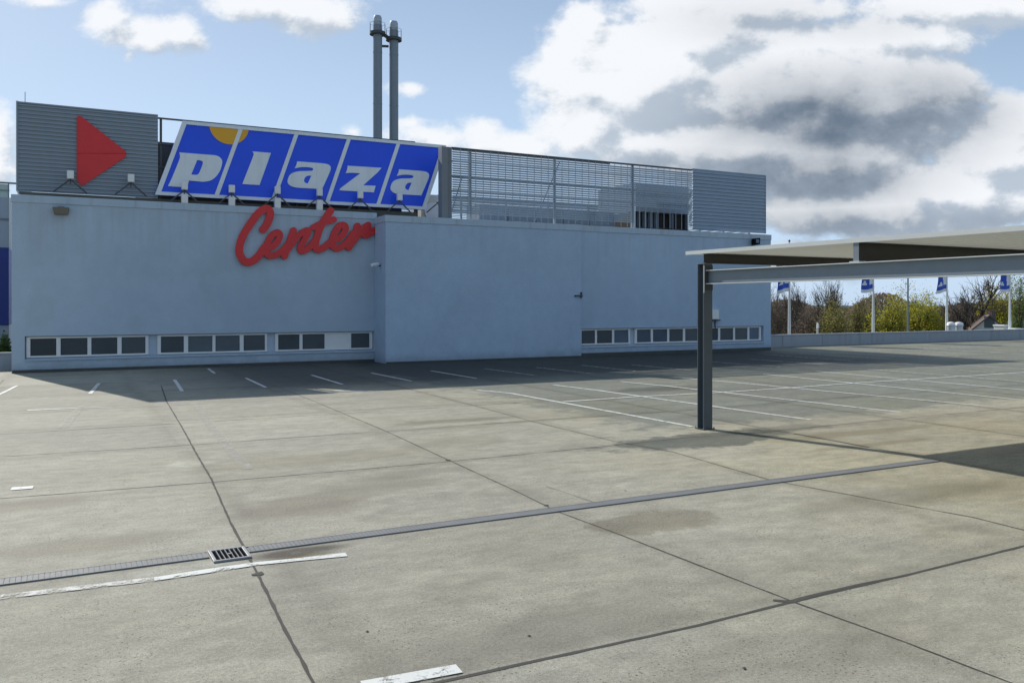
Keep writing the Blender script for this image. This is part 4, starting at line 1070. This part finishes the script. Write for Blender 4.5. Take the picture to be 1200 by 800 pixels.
# ------------------------------------------------------------------ sun, sky and clouds
SUN = Vector((-.35, 1.28, 1.0)).normalized()
elev = math.asin(SUN.z); az = math.atan2(SUN.x, SUN.y)
sl_ = bpy.data.lights.new('sun', 'SUN'); sl_.energy = 4.8; sl_.angle = R(.53); sl_.color = (1.0, .95, .86)
so = bpy.data.objects.new('sun', sl_); C.objects.link(so); so.rotation_euler = (-SUN).to_track_quat('-Z', 'Y').to_euler(); so.location = (0, 0, 40)

world = bpy.data.worlds.new('World'); scene.world = world; world.use_nodes = True
wt = NT(world.node_tree); bg = world.node_tree.nodes['Background']
SKY_S = 0.085
sky = wt.node('ShaderNodeTexSky', sky_type='NISHITA', sun_disc=False); sky.sun_elevation = elev; sky.sun_rotation = az
sky.air_density = 1.0; sky.dust_density = 0.6; sky.ozone_density = 2.0
# cloud field on the sky around the view direction: coordinates are tangents of the angles to it
gp = bpy.data.node_groups.new('cloud_cover', 'ShaderNodeTree')
gp.interface.new_socket('Vector', in_out='INPUT', socket_type='NodeSocketVector'); gp.interface.new_socket('Cover', in_out='OUTPUT', socket_type='NodeSocketFloat')
gt = NT(gp); gi = gp.nodes.new('NodeGroupInput'); go = gp.nodes.new('NodeGroupOutput')
blobs = [(760, 95, 150, 95), (680, 95, 70, 50), (700, 140, 85, 50), (830, 45, 110, 60), (920, 105, 220, 90), (1040, 120, 125, 70), (860, 170, 200, 60), (960, 190, 150, 55), (760, 165, 130, 45),
         (1010, 245, 200, 42), (1110, 225, 160, 48), (1180, 185, 110, 52), (1250, 150, 120, 50), (1195, 125, 40, 26), (690, 28, 32, 30), (900, 300, 260, 28),
         (880, 8, 170, 36), (1130, 8, 160, 32), (1040, 40, 140, 30),
         (120, 22, 34, 26), (165, 42, 52, 24), (212, 34, 28, 26), (230, 48, 16, 16), (300, 6, 110, 20), (360, 16, 64, 24), (50, 0, 55, 9), (150, 64, 12, 7),
         (0, 160, 26, 36), (-20, 200, 62, 34), (413, 154, 15, 9), (520, 163, 88, 20), (500, 155, 34, 15), (580, 170, 80, 14), (483, 104, 20, 8), (480, 145, 30, 8), (-300, 60, 260, 60), (-500, 180, 300, 60), (1600, 60, 320, 120), (1500, 230, 260, 60)]
sepv = gt.xyz(gi.outputs[0])
vx_, vy_ = sepv[0], sepv[1]
acc = None
for cx, cy, rx_, ry_ in blobs:
    k = gt.m('SQRT', gt.m('ADD', gt.m('POWER', gt.m('MULTIPLY', gt.m('SUBTRACT', vx_, (cx - 600) / 1000), 1000 / rx_), 2.0), gt.m('POWER', gt.m('MULTIPLY', gt.m('SUBTRACT', vy_, (356 - cy) / 1000), 1000 / ry_), 2.0)))
    k = gt.m('MULTIPLY', gt.m('SUBTRACT', 1.0, k), min(1.35, (min(rx_, ry_) * 1.3 + 8) / 75))
    acc = k if acc is None else gt.m('SMOOTH_MAX', acc, k, 0.12)
wv = gt.comb(vx_, gt.m('MULTIPLY', vy_, 1.35), 0)
n1 = gt.noise(wv, 6.5, 9, .56, .15); n2 = gt.noise(gt.vm('ADD', wv, (9.1, 4.2, 0)), 19, 7, .62)
nn_ = gt.m('ADD', gt.m('MULTIPLY', gt.m('SUBTRACT', n1, .5), 1.6), gt.m('MULTIPLY', gt.m('SUBTRACT', n2, .5), .95))
gt.put(go.inputs[0], gt.m('ADD', gt.m('MAXIMUM', acc, -1.2), nn_))
dirv = wt.node('ShaderNodeTexCoord').outputs['Generated']
Fw = (sn, cs, 0); Rt = (cs, -sn, 0)
df = wt.m('MAXIMUM', wt.vm('DOT_PRODUCT', dirv, Fw), .12)
tx = wt.m('DIVIDE', wt.vm('DOT_PRODUCT', dirv, Rt), df); tz = wt.m('DIVIDE', wt.xyz(dirv)[2], df)
def cover(off):
    gn = wt.node('ShaderNodeGroup'); gn.node_tree = gp
    wt.put(gn.inputs[0], wt.comb(wt.m('ADD', tx, off[0]), wt.m('ADD', tz, off[1]), 0)); return gn.outputs[0]
c0 = cover((0, 0)); c1 = cover((-.016, .020))
alpha = wt.m('MULTIPLY', wt.ss(c0, -.14, .26), .98)
lit = wt.m('MULTIPLY_ADD', wt.m('SUBTRACT', c0, c1), 1.1, .60, clamp=True)
# thick bellies of the big cloud
def bell(cx, cy, rx_, ry_, amp):
    k = wt.m('SQRT', wt.m('ADD', wt.m('POWER', wt.m('MULTIPLY', wt.m('SUBTRACT', tx, (cx - 600) / 1000), 1000 / rx_), 2.0), wt.m('POWER', wt.m('MULTIPLY', wt.m('SUBTRACT', tz, (356 - cy) / 1000), 1000 / ry_), 2.0)))
    return wt.m('MULTIPLY', wt.ss(k, 1.4, .15), amp)
th = None
for q in ((985, 145, 200, 74, 1.0), (1085, 128, 120, 58, 1.0), (930, 205, 180, 52, 1.0), (840, 215, 110, 36, .8), (980, 262, 190, 30, .7), (930, 320, 340, 40, .55), (1150, 262, 140, 24, .5), (800, 195, 90, 25, .5), (890, 24, 130, 34, .32), (1010, 30, 110, 26, .25)):
    k = bell(*q); th = k if th is None else wt.m('MAXIMUM', th, k)
nz = wt.noise(wt.comb(tx, wt.m('MULTIPLY', tz, 1.4), 3.3), 7, 8, .6)
nz2 = wt.noise(wt.comb(tx, wt.m('MULTIPLY', tz, 1.5), 8.1), 16, 7, .6)
dark = wt.m('MULTIPLY', th, wt.m('ADD', wt.m('MULTIPLY_ADD', wt.m('SUBTRACT', nz, .5), 1.0, .68), wt.m('MULTIPLY', wt.m('SUBTRACT', nz2, .5), .55)))
dark = wt.m('MULTIPLY', dark, wt.m('SUBTRACT', 1.22, wt.m('MULTIPLY', lit, .38)), clamp=True)
EXPO = -0.04
CB = 1.0 / SKY_S / 2 ** EXPO
white = tuple(CB * q for q in (.93, .955, .99)); shade = tuple(CB * q for q in (.50, .575, .67)); belly = tuple(CB * q for q in (.13, .175, .24))
ccol = wt.mix(wt.ss(lit, .22, .78), shade, white); ccol = wt.mix(dark, ccol, belly)
skyc = sky.outputs[0]
# thin bright veil low down and towards the sun
veil = wt.m('MULTIPLY_ADD', wt.ss(tz, .42, .04), .45, .36)
skyc2 = wt.mix(veil, skyc, tuple(CB * q for q in (.61, .80, 1.05)))
wt.put(bg.inputs['Color'], wt.mix(alpha, skyc2, ccol)); bg.inputs['Strength'].default_value = SKY_S

# ------------------------------------------------------------------ camera and view
cam = bpy.data.cameras.new('camera'); cam.sensor_width = 36; cam.lens = 36 * FOC / 1200; cam.shift_y = -(400 - HOR) / 1200; cam.clip_end = 8000; cam.clip_start = .05
co = bpy.data.objects.new('camera', cam); C.objects.link(co); co.location = (0, 0, CAM_H); co.rotation_euler = (math.pi / 2, 0, -YAW)
scene.camera = co
vs_ = scene.view_settings; vs_.view_transform = 'Standard'; vs_.look = 'None'; vs_.exposure = EXPO; vs_.gamma = 1.0
